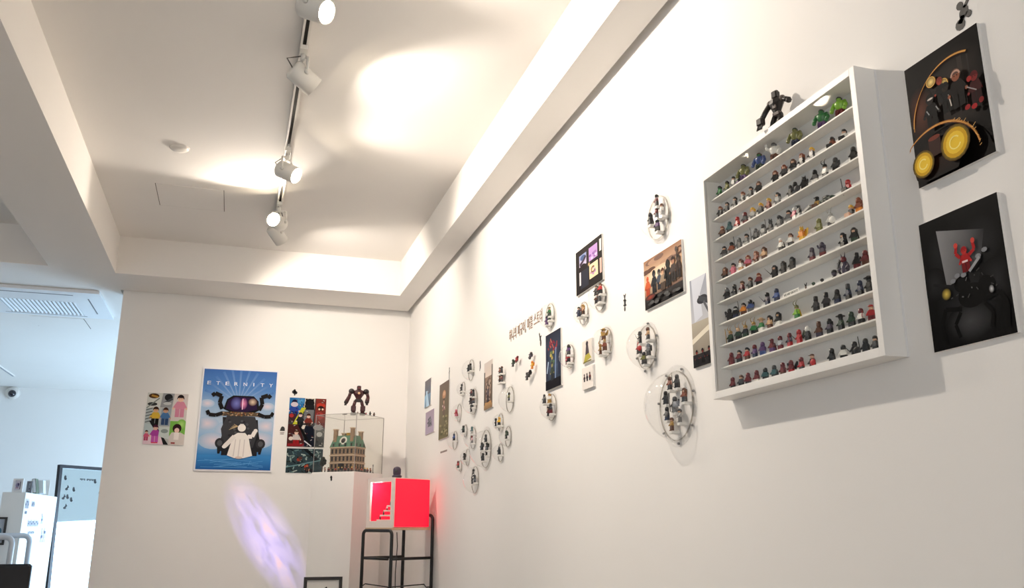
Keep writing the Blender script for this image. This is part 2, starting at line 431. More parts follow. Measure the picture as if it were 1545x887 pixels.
# ================================================================== track with spot lamps
TX, TZ = 0.152, CEIL
tr = thing('lighting_track', 'white ceiling lighting track with a dark slot running to the back wall', 'track', T(TX, 1.5, CEIL))
TY1 = 6.42
b = MB(); b.box(-.018, -.008, 0, TY1-1.5, -.034, 0); b.box(.008, .018, 0, TY1-1.5, -.034, 0); b.box(-.018, .018, 0, TY1-1.5, -.010, 0)
b.build('rail', WHITE_MET, tr)
MB().box(-.008, .008, .002, TY1-1.502, -.016, -.010).build('conductor_slot', mat('dark_track_slot', (60, 56, 52), .6, noise=.05, scale=60), tr)
MB().box(-.0185, .0185, TY1-1.5, TY1-1.488, -.035, 0).build('end_cap', WHITE_MET, tr)
LAMPW = mat('white_lamp_can', (222, 220, 214), .42, bump=.02, bscale=300)
LENS = mat('glowing_lamp_lens', (255, 244, 225), .3, emit=(255, 236, 205), es=60)
WARM = (1.0, 0.885, 0.765)
def spot_lamp(label, y, aim, power, half=58, blend=.55, drop=.165, dx=0.0, warm=WARM):
    """track spot: adapter, stem, yoke, can and lens; the light leaves the lens"""
    root = thing('track_spotlight', label, 'spotlight', T(TX+dx, y, TZ-.034), 'white spot lamps on the ceiling track')
    MB().box(-.017, .017, -.055, .055, -.022, 0).build('adapter', LAMPW, root)
    MB().cyl((0, 0, -.02), (0, 0, -.055), .012, n=12).build('stem', LAMPW, root)
    d = Vector(aim).normalized(); h = Vector((d.x, d.y, 0)).normalized(); side = Vector((-h.y, h.x, 0))
    c = Vector((0, 0, -drop+.034)); r = .05; L = .13
    yk = [side*(r+.006)+c, side*(r+.006)+Vector((0, 0, -.062)), side*(r-.01)+Vector((0, 0, -.055)), -side*(r-.01)+Vector((0, 0, -.055)),
          -side*(r+.006)+Vector((0, 0, -.062)), -side*(r+.006)+c]
    bb = MB()
    for p, q in zip(yk[:-1], yk[1:]):
        bb.tube([p, q], .0065, 6)
    bb.build('yoke', LAMPW, root)
    for q in (1, -1): MB().cyl(c+side*q*(r-.002), c+side*q*(r+.013), .011, n=12).build('pivot_knob', LAMPW, root)
    A = T(c) @ d.to_track_quat('Z', 'Y').to_matrix().to_4x4()
    MB().lathe([(0, -.055), (.040, -.055), (r, -.045), (r, .075), (r-.004, .075), (r-.004, .066), (0, .066)][1:-1], 24, A).build('can', LAMPW, root)
    MB().lathe([(r-.004, .0663), (r-.004, .068), (.03, .0695), (0, .070)], 24, A).build('lens', LENS, root)
    cab = [Vector((0, 0, -.02))+h*.015, Vector((0, 0, -.05))-h*.045, c-d*.075-h*.01+Vector((0, 0, .03)), c-d*.052]
    MB().tube(cab, .003, 6).build('cable', mat('grey_cable', (90, 86, 82), .6, noise=.04, scale=50), root)
    l = bpy.data.lights.new('spot', 'SPOT'); l.energy = power; l.color = warm; l.spot_size = math.radians(2*half); l.spot_blend = blend
    l.shadow_soft_size = .035
    o = bpy.data.objects.new('spot_light', l); COL.objects.link(o); o.parent = root
    o.matrix_local = T(c+d*.078) @ d.to_track_quat('-Z', 'Y').to_matrix().to_4x4()
    return root
spot_lamp('nearest white track spotlight, its lit lens facing the display case', 3.13, (.62, -.46, -.40), 86, 70, .6)
spot_lamp('second white track spotlight, turned away with its back to the viewer', 3.70, (.78, .30, -.45), 54, 70, .4)
spot_lamp('third white track spotlight, lit lens facing the right wall', 4.86, (.66, -.40, -.40), 50, 62, .6)
spot_lamp('white track spotlight turned to the left, lit lens towards the viewer', 5.78, (-.42, -.80, -.06), 40, 58, .4)
spot_lamp('farthest white track spotlight aimed right beside the left-turned one', 6.02, (.58, .50, -.62), 66, 72, .5)

# ================================================================== toy figures (shared meshes, one colour per part)
_FM = {}
def fmesh(kind):
    """parts of a small block toy figure, 40 mm tall, facing -y, feet at z = 0"""
    if kind in _FM: return _FM[kind]
    b = MB(); u = 0.001
    def B(x0, x1, y0, y1, z0, z1, M=None): b.box(x0*u, x1*u, y0*u, y1*u, z0*u, z1*u, M)
    if kind == 'legs':
        for s in (-1, 1):
            x0, x1 = (-7.8, -.25) if s < 0 else (.25, 7.8)
            B(x0, x1, -4, 4, 3, 12); B(x0, x1, -6, 4, 0, 3)
        B(-7.8, 7.8, -3.6, 3.6, 12, 15)
    elif kind == 'legs_sit':
        for s in (-1, 1):
            x0, x1 = (-7.8, -.25) if s < 0 else (.25, 7.8)
            B(x0, x1, -13, 3, 0, 7.5); B(x0, x1, -16, -13, 0, 10)
        B(-7.8, 7.8, -3, 4, 4, 8)
    elif kind == 'robe':
        b.prism([(-8*u, -5*u), (8*u, -5*u), (8*u, 5*u), (-8*u, 5*u)], 0, 15*u)
    elif kind == 'torso':
        vs = [(-7.8, -4, 15), (7.8, -4, 15), (7.8, 4, 15), (-7.8, 4, 15), (-5.6, -3.6, 28), (5.6, -3.6, 28), (5.6, 3.6, 28), (-5.6, 3.6, 28)]
        b.add([(x*u, y*u, z*u) for x, y, z in vs], [(3,2,1,0),(4,5,6,7),(0,1,5,4),(1,2,6,5),(2,3,7,6),(3,0,4,7)])
        for s in (-1, 1):
            b.tube([(s*6*u, 0, 26*u), (s*8.6*u, -.5*u, 21.5*u), (s*9.2*u, -4*u, 17.5*u)], 2.5*u, 6)
            b.cyl((s*9.2*u, -4*u, 17.8*u), (s*9.4*u, -6.5*u, 15.6*u), 2.0*u, n=6)
    elif kind == 'torso_up':
        vs = [(-7.8, -4, 15), (7.8, -4, 15), (7.8, 4, 15), (-7.8, 4, 15), (-5.6, -3.6, 28), (5.6, -3.6, 28), (5.6, 3.6, 28), (-5.6, 3.6, 28)]
        b.add([(x*u, y*u, z*u) for x, y, z in vs], [(3,2,1,0),(4,5,6,7),(0,1,5,4),(1,2,6,5),(2,3,7,6),(3,0,4,7)])
        b.tube([(-6*u, 0, 26*u), (-9*u, -4*u, 29*u), (-10*u, -6*u, 35*u)], 2.5*u, 6)
        b.tube([(6*u, 0, 26*u), (8.6*u, -1*u, 21.5*u), (9.2*u, -5*u, 17.5*u)], 2.5*u, 6)
    elif kind == 'head':
        b.lathe([(2.6*u, 28*u), (4.6*u, 28.6*u), (5.1*u, 30*u), (5.1*u, 35.4*u), (4.6*u, 36.8*u), (2.4*u, 37*u), (2.4*u, 38.6*u)], 10)
    elif kind == 'short':
        b.lathe([(5.7*u, 32.5*u), (5.9*u, 35.5*u), (5.2*u, 38.2*u), (3*u, 39.8*u), (0, 40.2*u)], 10)
        B(-5.2, 5.2, .5, 6, 29.5, 36)
    elif kind == 'long':
        b.lathe([(5.8*u, 33.5*u), (6.1*u, 36*u), (5.2*u, 38.8*u), (3*u, 40.4*u), (0, 40.8*u)], 10)
        B(-6.2, 6.2, .5, 6.5, 21, 36); B(-6.4, -4.6, -3.5, 2, 23, 36); B(4.6, 6.4, -3.5, 2, 23, 36)
    elif kind == 'helmet':
        b.lathe([(4.8*u, 28.2*u), (6.2*u, 29.5*u), (6.4*u, 34*u), (5.6*u, 38*u), (3.2*u, 40*u), (0, 40.6*u)], 12)
    elif kind == 'ears':
        b.lathe([(4.8*u, 28.2*u), (6.2*u, 29.5*u), (6.3*u, 35*u), (5.2*u, 38*u), (0, 39.4*u)], 10)
        for s in (-1, 1): b.cyl((s*3.8*u, 0, 37*u), (s*5*u, 0, 43*u), 2*u, .3*u, 6)
    elif kind == 'horns':
        b.lathe([(5.6*u, 31*u), (6.1*u, 34*u), (5.2*u, 38.4*u), (0, 40.2*u)], 10)
        for s in (-1, 1): b.tube([(s*3.4*u, -3*u, 38*u), (s*5.6*u, -6*u, 43*u), (s*6.6*u, -4*u, 49*u), (s*5.4*u, 1*u, 53*u)], 1.4*u, 5, taper=.4*u)
    elif kind == 'hat':
        b.lathe([(11.5*u, 37*u), (11.5*u, 38*u), (5.6*u, 38.6*u), (5*u, 42.5*u), (0, 43*u)], 14)
        b.lathe([(5.7*u, 33*u), (5.7*u, 37.4*u)], 10)
    elif kind == 'hood':
        b.lathe([(5.4*u, 27.5*u), (6.8*u, 30*u), (6.6*u, 35*u), (5*u, 39.6*u), (1.5*u, 42*u), (0, 42.2*u)], 10)
        B(-6, 6, 1, 6.5, 24, 34)
    elif kind == 'cap':
        b.lathe([(5.6*u, 35*u), (5.6*u, 38*u), (4*u, 40*u), (0, 40.5*u)], 10); B(-4.6, 4.6, -9.5, -4, 35, 36)
    elif kind == 'tall':
        b.lathe([(5.4*u, 30*u), (5.8*u, 33*u), (5.6*u, 42*u), (4.8*u, 43*u), (0, 43*u)], 10)
    elif kind == 'spiky':
        b.lathe([(5.6*u, 32*u), (6*u, 36*u), (4*u, 39*u), (0, 40*u)], 8)
        for k in range(6):
            a = k*math.pi/3; b.cyl((3*u*math.cos(a), 3*u*math.sin(a), 37*u), (5*u*math.cos(a), 5*u*math.sin(a), 44*u), 1.8*u, .2*u, 5)
    elif kind == 'cape':
        vs = [(-6.5, 4.6, 28), (6.5, 4.6, 28), (10.5, 8.5, 2), (-10.5, 8.5, 2), (-6.5, 5.4, 28), (6.5, 5.4, 28), (10.5, 9.3, 2), (-10.5, 9.3, 2)]
        b.add([(x*u, y*u, z*u) for x, y, z in vs], [(0,1,2,3),(7,6,5,4),(0,4,5,1),(1,5,6,2),(2,6,7,3),(3,7,4,0)])
    elif kind == 'rod':
        b.cyl((-9.5*u, -8*u, 2*u), (-13*u, -9*u, 46*u), 1.1*u, n=6)
    elif kind == 'blade':
        b.tube([(9.4*u, -6*u, 16*u), (15*u, -12*u, 20*u), (22*u, -16*u, 27*u)], 1.3*u, 5, taper=.5*u)
    elif kind == 'sword':
        b.tube([(-9.4*u, -6*u, 16*u), (-16*u, -9*u, 24*u), (-25*u, -12*u, 35*u)], 1.2*u, 5, taper=.5*u)
    elif kind == 'shield':
        b.lathe([(9*u, 0), (9*u, 1.2*u), (6*u, 2.6*u), (0, 3*u)], 14, T(9*u, -8*u, 17*u) @ RX(math.pi/2))
    elif kind == 'wings':
        for s in (-1, 1):
            b.prism([(s*3*u, 20*u), (s*15*u, 36*u), (s*20*u, 34*u), (s*17*u, 22*u), (s*11*u, 14*u)][::s], 4.5*u, 6*u, RX(math.pi/2) @ Matrix.Scale(-1, 4, (0, 0, 1)))
    elif kind == 'pack':
        B(-6, 6, 4.2, 10, 16, 30); B(-8, -5, 5, 9, 22, 34); B(5, 8, 5, 9, 22, 34)
    elif kind == 'stud':
        b.lathe([(8.5*u, 0), (8.5*u, 2.6*u), (8*u, 3*u), (0, 3*u)], 14)
    elif kind == 'claw':
        for s in (-1, 0, 1): b.cyl((9.2*u, -6*u, 17*u), (9.2*u+s*4*u, -14*u, 19*u+abs(s)*3*u), 1.5*u, .4*u, 5)
    # bulky figure, about 62 mm
    elif kind == 'big_legs':
        for s in (-1, 1):
            b.bbox((-13 if s < 0 else 1)*u, (-1 if s < 0 else 13)*u, -7*u, 7*u, 0, 20*u, 2.5*u)
        b.bbox(-12*u, 12*u, -6.5*u, 6.5*u, 17*u, 24*u, 2*u)
    elif kind == 'big_torso':
        b.lathe([(9*u, 22*u), (11.5*u, 27*u), (15*u, 36*u), (15.5*u, 42*u), (12*u, 47*u), (5*u, 49*u)], 12, Matrix.Diagonal((1, .72, 1, 1)))
        for s in (-1, 1):
            b.ball((s*15*u, 0, 42*u), 6.4*u, 8)
            b.tube([(s*15*u, 0, 41*u), (s*20*u, -3*u, 32*u), (s*19*u, -9*u, 23*u)], 6*u, 8, taper=5.2*u)
            b.ball((s*19*u, -10.5*u, 20*u), 6*u, 8)
    elif kind == 'big_torso_up':
        b.lathe([(9*u, 22*u), (11.5*u, 27*u), (15*u, 36*u), (15.5*u, 42*u), (12*u, 47*u), (5*u, 49*u)], 12, Matrix.Diagonal((1, .72, 1, 1)))
        for s in (-1, 1): b.ball((s*15*u, 0, 42*u), 6.2*u, 8)
        b.tube([(-15*u, 0, 41*u), (-21*u, -5*u, 44*u), (-22*u, -6*u, 54*u)], 5.6*u, 8, taper=4.6*u); b.ball((-22*u, -6*u, 56*u), 5.6*u, 8)
        b.tube([(15*u, 0, 41*u), (20*u, -3*u, 32*u), (19*u, -9*u, 23*u)], 6*u, 8, taper=5*u); b.ball((19*u, -10*u, 20*u), 5.8*u, 8)
    elif kind == 'big_head':
        b.lathe([(4*u, 46*u), (6.4*u, 48*u), (6.8*u, 53*u), (5.6*u, 57*u), (0, 58*u)], 10, T(0, -2*u, 0))
    elif kind == 'big_hair':
        b.lathe([(7*u, 53.5*u), (7.3*u, 56*u), (5*u, 59.6*u), (0, 60.5*u)], 10, T(0, -1.4*u, 0)); B(-6.4, 6.4, 0, 6, 49, 57)
    me = b.mesh('toy_'+kind); me.materials.append(None)
    _FM[kind] = me
    return me
def toy(label, M, torso, legs, skin, hair, hg='short', acc='', group=None, name='toy_figure', pose='', acol=None):
    """one figure: legs, torso, head, headgear and what it carries, each a part"""
    root = thing(name, label, 'toy figure', M, group)
    if hg == 'big' or hg == 'bigup':
        link('legs', fmesh('big_legs'), root, None, plastic(legs))
        link('torso', fmesh('big_torso_up' if hg == 'bigup' else 'big_torso'), root, None, plastic(torso))
        link('head', fmesh('big_head'), root, None, plastic(skin)); link('hair', fmesh('big_hair'), root, None, plastic(hair))
    else:
        sit = pose == 'sit'
        D = T(0, 0, -.0075) if sit else None
        link('legs', fmesh('legs_sit' if sit else ('robe' if pose == 'robe' else 'legs')), root, None, plastic(legs))
        link('torso', fmesh('torso_up' if pose == 'up' else 'torso'), root, D, plastic(torso))
        link('head', fmesh('head'), root, D, plastic(skin))
        if hg != 'none': link('helmet' if hg in ('helmet', 'ears', 'horns', 'spiky') else ('hat' if hg in ('hat', 'cap', 'tall') else ('hood' if hg == 'hood' else 'hair')), fmesh(hg), root, D, plastic(hair))
        for a in acc.split():
            k, c = (a.split(':')+[None])[:2]
            link(k if k not in ('claw',) else 'claw', fmesh(k), root, D, plastic(c or acol or 'd'))
    return root
HGN = dict(short='hair', long='long hair', helmet='helmet', ears='eared helmet', horns='horned helmet', hat='wide hat', hood='hood', cap='cap', tall='tall hat', spiky='spiked crown', none='', big='hair', bigup='hair')
def figdesc(torso, legs, hair, hg):
    s = CNAME[torso]
    if hg in ('big', 'bigup'): return 'bulky %s toy figure' % s
    return '%s toy figure' % s if hg == 'none' else '%s toy figure with %s %s' % (s, CNAME[hair], HGN[hg])
FACE_ROOM = RZ(-math.pi/2)          # figures on the right wall look into the room

# ================================================================== display case on the right wall
KX, KY0, KY1, KZ0, KZ1 = 1.335, 1.530, 2.260, EYE+.360, EYE+1.064
kt = .018
case = thing('display_case', 'shallow white wall display case with ten rows of toy figures', 'display case', T(KX, KY0, KZ0))
Mi = T(-KX, -KY0, -KZ0)
MB().box(WALLX-.006, WALLX, KY0, KY1, KZ0, KZ1, Mi).build('back_panel', mat('pale_grey_back_panel', (226, 226, 226), .6, noise=.01, scale=8), case)
MB().bbox(KX, WALLX-.006, KY0, KY0+kt, KZ0, KZ1, .0006, Mi).build('side_panel', WHITE_BOARD, case)
MB().bbox(KX, WALLX-.006, KY1-kt, KY1, KZ0, KZ1, .0006, Mi).build('side_panel', WHITE_BOARD, case)
MB().bbox(KX, WALLX-.006, KY0+kt, KY1-kt, KZ0, KZ0+.021, .0006, Mi).build('bottom_panel', WHITE_BOARD, case)
MB().bbox(KX, WALLX-.006, KY0+kt, KY1-kt, KZ1-kt, KZ1, .0006, Mi).build('top_panel', WHITE_BOARD, case)
SHX = 1.3566
shelf_z = [EYE+.9836-.0662*i for i in range(9)]+[KZ0+.021]
sm = MB().bbox(0, WALLX-.006-SHX, 0, KY1-KY0-2*kt, -.005, 0, .0008).mesh('shelf'); sm.materials.append(WHITE_BOARD)
for i in range(9): link('shelf', sm, case, Mi @ T(SHX, KY0+kt, shelf_z[i]))
MB().box(KX+.006, KX+.009, KY0+kt, KY1-kt, KZ0+.021, KZ1-kt, Mi).build('acrylic_front', acrylic('acrylic_case_front', (253, 253, 252), 1.45, .02, .2), case)

# rows from the top: (photo column, torso, legs, skin, hair, headgear, accessories, pose)
ROWS = [
 [(1086,'G','D','G','k','short'),(1097,'O','D','O','k','short'),(1107,'l','d','f','k','short'),(1113,'D','p','O','k','short'),(1123,'O','p','O','k','big'),(1147,'b','D','G','B','big'),(1169,'w','B','g','d','bigup'),(1201,'O','n','O','D','big'),(1241,'G','p','G','D','big'),(1268,'L','m','L','k','big')],
 [(1087,'d','d','f','R','short'),(1097,'d','d','f','k','short'),(1109,'k','d','f','k','short'),(1121,'g','d','f','R','short'),(1133,'d','k','f','k','short'),(1145,'k','k','f','B','long'),(1170,'k','k','f','R','long'),(1183.5,'d','k','f','R','long','blade'),(1197,'k','g','f','B','long'),(1210,'k','k','f','R','long'),(1225,'d','g','f','y','short'),(1255.5,'R','k','B','k','short','','sit'),(1273.5,'w','k','f','k','short','','sit')],
 [(1090,'B','k','f','R','short'),(1101,'c','d','g','c','helmet'),(1113,'r','m','m','r','helmet'),(1124.5,'d','m','m','m','helmet'),(1136,'l','g','f','y','long'),(1148,'k','d','f','y','short'),(1160,'R','m','f','y','short'),(1173.5,'l','g','f','k','long'),(1193,'k','k','k','k','none'),(1200,'d','g','k','k','helmet','shield:d'),(1213.5,'k','k','d','k','ears','pack:k'),(1230,'d','w','k','k','helmet'),(1245,'w','k','f','k','horns'),(1261,'d','k','d','d','helmet','pack:d'),(1288,'k','k','d','k','helmet')],
 [(1093,'d','g','f','k','short'),(1104,'R','g','d','k','short'),(1115.5,'g','g','g','g','helmet','rod:d'),(1126.5,'g','l','f','k','short'),(1140.5,'g','d','g','g','helmet','rod:g pack:g'),(1152,'l','g','d','d','helmet'),(1163,'d','g','d','d','spiky','rod:d'),(1176,'g','g','d','d','short','pack:g'),(1190,'g','l','f','k','short','pack:d'),(1199,'P','w','w','k','none'),(1205.5,'k','l','d','l','cap'),(1233,'a','B','k','k','cap','','sit'),(1279.5,'r','k','m','r','helmet','rod:k','sit')],
 [(1094,'B','k','f','B','long'),(1106.5,'P','P','f','k','short','blade:P'),(1118,'w','t','f','B','long'),(1129,'P','R','f','R','long'),(1141,'R','B','f','R','long'),(1153,'t','B','f','B','long'),(1178.5,'w','k','f','w','short','cape:k'),(1193,'w','d','f','B','short'),(1210,'o','y','o','y','spiky','wings:y pack:o'),(1236,'O','O','O','O','helmet'),(1253.5,'w','g','w','l','horns','shield:w'),(1284,'k','f','f','y','short','','sit'),(1296,'R','o','f','R','hood')],
 [(1097,'k','d','d','g','hood'),(1108.5,'k','d','k','k','helmet'),(1120,'m','k','f','B','short'),(1132,'d','k','f','B','short'),(1145,'m','k','f','R','short'),(1169,'k','k','f','k','long','sword:k'),(1182,'k','d','g','k','long'),(1195.5,'k','d','g','k','long'),(1225.5,'v','m','d','v','helmet'),(1241,'v','m','g','v','hood','','up'),(1272,'k','k','f','k','long','cape:k'),(1289,'k','D','f','k','long','cape:k')],
 [(1101,'k','k','d','k','helmet','wings:d'),(1110,'k','n','w','k','short'),(1122,'o','B','f','k','short','rod:k'),(1132.5,'b','g','k','k','helmet','pack:k'),(1158,'v','n','n','k','helmet','sword:v'),(1172,'b','n','b','n','helmet'),(1293,'k','m','d','k','tall','pack:k'),(1306,'m','B','f','m','helmet')],
 [(1102.5,'D','k','f','a','horns','rod:a'),(1114,'D','k','f','t','horns','cape:D'),(1125,'k','D','f','a','horns'),(1137.5,'G','k','f','a','horns','cape:D'),(1149,'G','w','f','t','hat'),(1161.5,'t','B','f','k','long'),(1174.5,'k','w','t','k','long'),(1202.5,'L','G','f','O','horns','cape:y blade:G'),(1231.5,'d','k','d','k','tall'),(1247,'d','k','d','k','tall'),(1263.5,'k','n','d','k','helmet'),(1280,'n','k','c','d','tall'),(1298,'n','k','d','n','helmet'),(1311.5,'k','k','d','k','hat')],
 [(1104,'m','m','m','m','helmet'),(1115.5,'m','k','f','k','short'),(1127.5,'r','B','f','k','short'),(1139,'p','n','m','m','helmet'),(1151,'p','b','p','p','helmet'),(1165,'m','p','m','m','cap','cape:m'),(1177.5,'s','m','r','m','helmet'),(1191.5,'v','r','m','m','helmet','blade:r'),(1206,'r','r','m','r','helmet','wings:D sword:k'),(1219,'k','k','w','w','hood'),(1236,'B','v','B','B','tall'),(1252,'v','k','d','k','hood'),(1269,'D','k','k','k','hat'),(1285,'D','d','k','D','helmet'),(1299.5,'w','k','r','m','helmet','blade:r'),(1315,'r','m','f','r','cap')],
 [(1106,'m','k','m','m','helmet'),(1118.5,'d','k','f','B','short'),(1129,'m','k','m','m','helmet'),(1142,'m','w','r','m','helmet'),(1155,'c','k','k','k','helmet'),(1168.5,'c','d','v','d','helmet','cape:d'),(1181.5,'m','B','r','m','helmet'),(1194,'m','r','v','m','helmet','sword:m wings:k'),(1209.5,'r','k','r','m','helmet'),(1226,'k','m','f','B','cap','shield:r'),(1255.5,'k','k','d','k','helmet'),(1273,'w','k','k','k','helmet'),(1290,'k','k','w','k','helmet','sword:k shield:k'),(1306.5,'k','k','g','k','helmet','rod:k'),(1321,'d','k','f','k','short')],
]
ROWN = ['top', 'second', 'third', 'fourth', 'fifth', 'sixth', 'seventh', 'eighth', 'ninth', 'bottom']
ORD = ['first', 'second', 'third', 'fourth', 'fifth', 'sixth', 'seventh', 'eighth', 'ninth', 'tenth', 'eleventh', 'twelfth', 'thirteenth', 'fourteenth', 'fifteenth', 'sixteenth']
rnd = random.Random(4)
FX = 1.3735
for ri, row in enumerate(ROWS):
    for ci, e in enumerate(row):
        e = list(e)+['']*(8-len(e))
        px, to, le, sk, ha, hg, acc, pose = e
        big = hg in ('big', 'bigup')
        y = y_at(px, FX, shelf_z[ri]+.02)
        lim = .030 if big else .012
        y = min(max(y, KY0+kt+lim), KY1-kt-lim)
        lab = '%s, %s from left on %s case shelf' % (figdesc(to, le, ha, hg), ORD[ci], ROWN[ri])
        s = .92 if big else 1.0; fx = FX-.001 if big else FX
        toy(lab, T(fx, y, shelf_z[ri]) @ FACE_ROOM @ RZ(rnd.uniform(.34, .42) if big else rnd.uniform(-.1, .55)) @ Matrix.Scale(s, 4), to, le, sk, ha, hg, acc, 'toy figures in the white display case', 'bulky_toy_figure' if big else 'toy_figure', pose)
# the odd pieces between them
def shelf_y(px, ri, dz=.01): return y_at(px, FX, shelf_z[ri]+dz)
y = shelf_y(1219, 3)
o = thing('toy_glider', 'flat grey toy glider lying on the fourth case shelf', 'toy', T(FX, y, shelf_z[3]) @ FACE_ROOM)
MB().box(-.02, .02, -.006, .006, .002, .006).build('body', plastic('g'), o); MB().box(-.012, .022, -.009, .009, .006, .013, RY(-.25)).build('wing', plastic('l'), o)
y = shelf_y(1249, 3)
o = thing('toy_vehicle', 'long dark green toy vehicle on the fourth case shelf', 'toy', T(FX, y, shelf_z[3]) @ FACE_ROOM)
MB().bbox(-.026, .026, -.009, .009, .004, .013, .002).build('body', plastic('D'), o); MB().bbox(-.014, .006, -.007, .007, .013, .021, .002).build('turret', plastic('d'), o)
for i in range(4): MB().cyl((-.02+i*.0133, -.0095, .005), (-.02+i*.0133, .0095, .005), .005, n=10).build('wheel', plastic('k'), o)
y = shelf_y(1276, 6)
o = thing('spiked_toy_creature', 'dark plum toy creature with a spiked mane on the seventh case shelf', 'toy figure', T(FX, y, shelf_z[6]) @ FACE_ROOM)
MB().lathe([(.006, 0), (.009, .008), (.011, .02), (.008, .03), (.003, .036)], 10).build('body', plastic('v'), o)
MB().ball((0, -.003, .038), .0075, 10, None, (1, 1, 1.1)).build('head', plastic('m'), o)
arc = [(-.006-.016*math.sin(math.radians(a)), -.002, .022-.020*math.cos(math.radians(a))) for a in range(20, 171, 25)]
mn = MB().tube(arc, .003, 6).build('mane', plastic('k'), o)
for i, p in enumerate(arc):
    d = Vector((p[0]+.006, 0, p[2]-.022)).normalized(); MB().cyl(p, Vector(p)+d*.0085, .0022, .0003, 5).build('spike', plastic('k'), mn)
for s in (-1, 1): MB().cyl((s*.004, -.003, .043), (s*.008, -.004, .055), .002, .0003, 5).build('horn', plastic('v'), o)
for s in (-1, 1): MB().tube([(s*.008, 0, .026), (s*.015, -.004, .02), (s*.014, -.009, .012)], .0034, 6).build('arm', plastic('v'), o)
for px, h, lab, c in ((1218, .018, 'tiny forked twig standing right of the lettered card', 'B'), (1229.5, .011, 'tiny round dark toy sprout right of the forked twig', 'D'), (1242.5, .011, 'tiny round black toy sprout left of the small plum bust', 'k')):
    y = shelf_y(px, 6, .006)
    o = thing('toy_sprout', lab, 'toy', T(FX-.004, y, shelf_z[6]) @ FACE_ROOM)
    MB().cyl((0, 0, 0), (0, 0, h*.65), .0028, .002, 7).build('stem', plastic(c), o)
    if c == 'B':
        for s in (-1, 1): MB().cyl((0, 0, h*.6), (s*.005, 0, h*1.1), .0018, .0008, 6).build('branch', plastic('k'), o)
    else: MB().ball((0, 0, h*.9), .0046, 8, None, (1.2, 1, .9)).build('crown', plastic(c), o)
y = shelf_y(1259, 6, .01)
o = thing('toy_bust', 'small plum grey toy bust beside the spiked creature', 'toy', T(FX, y, shelf_z[6]) @ FACE_ROOM)
MB().lathe([(.006, 0), (.0065, .006), (.003, .01)], 10).build('base', plastic('k'), o); MB().ball((0, 0, .016), .0075, 10, None, (.9, 1, 1.1)).build('head', plastic('v'), o)
MB().lathe([(.0078, .017), (.006, .023), (0, .0255)], 10).build('hood', plastic('k'), o)
ya, yb = shelf_y(1187, 6), shelf_y(1211, 6)
o = MB().box(0, ya-yb, 0, .0125, 0, .0015).build('lettered_card', mat('white_card', (238, 236, 232), .6, noise=.01, scale=30), None, basis((SHX+.006, ya, shelf_z[6]), (0, -1, 0), (0, 0, 1), (-1, 0, 0)))
tag(o, 'narrow white card with dark lettering on the seventh case shelf', 'card')
tm = text_mesh('lettering', 'WE ARE GROOT!', .0085, (ya-yb)*.88, .0002, .0001); tm.materials.append(BLACKV)
link('lettering', tm, o, T((ya-yb)*.06, .003, .0016))

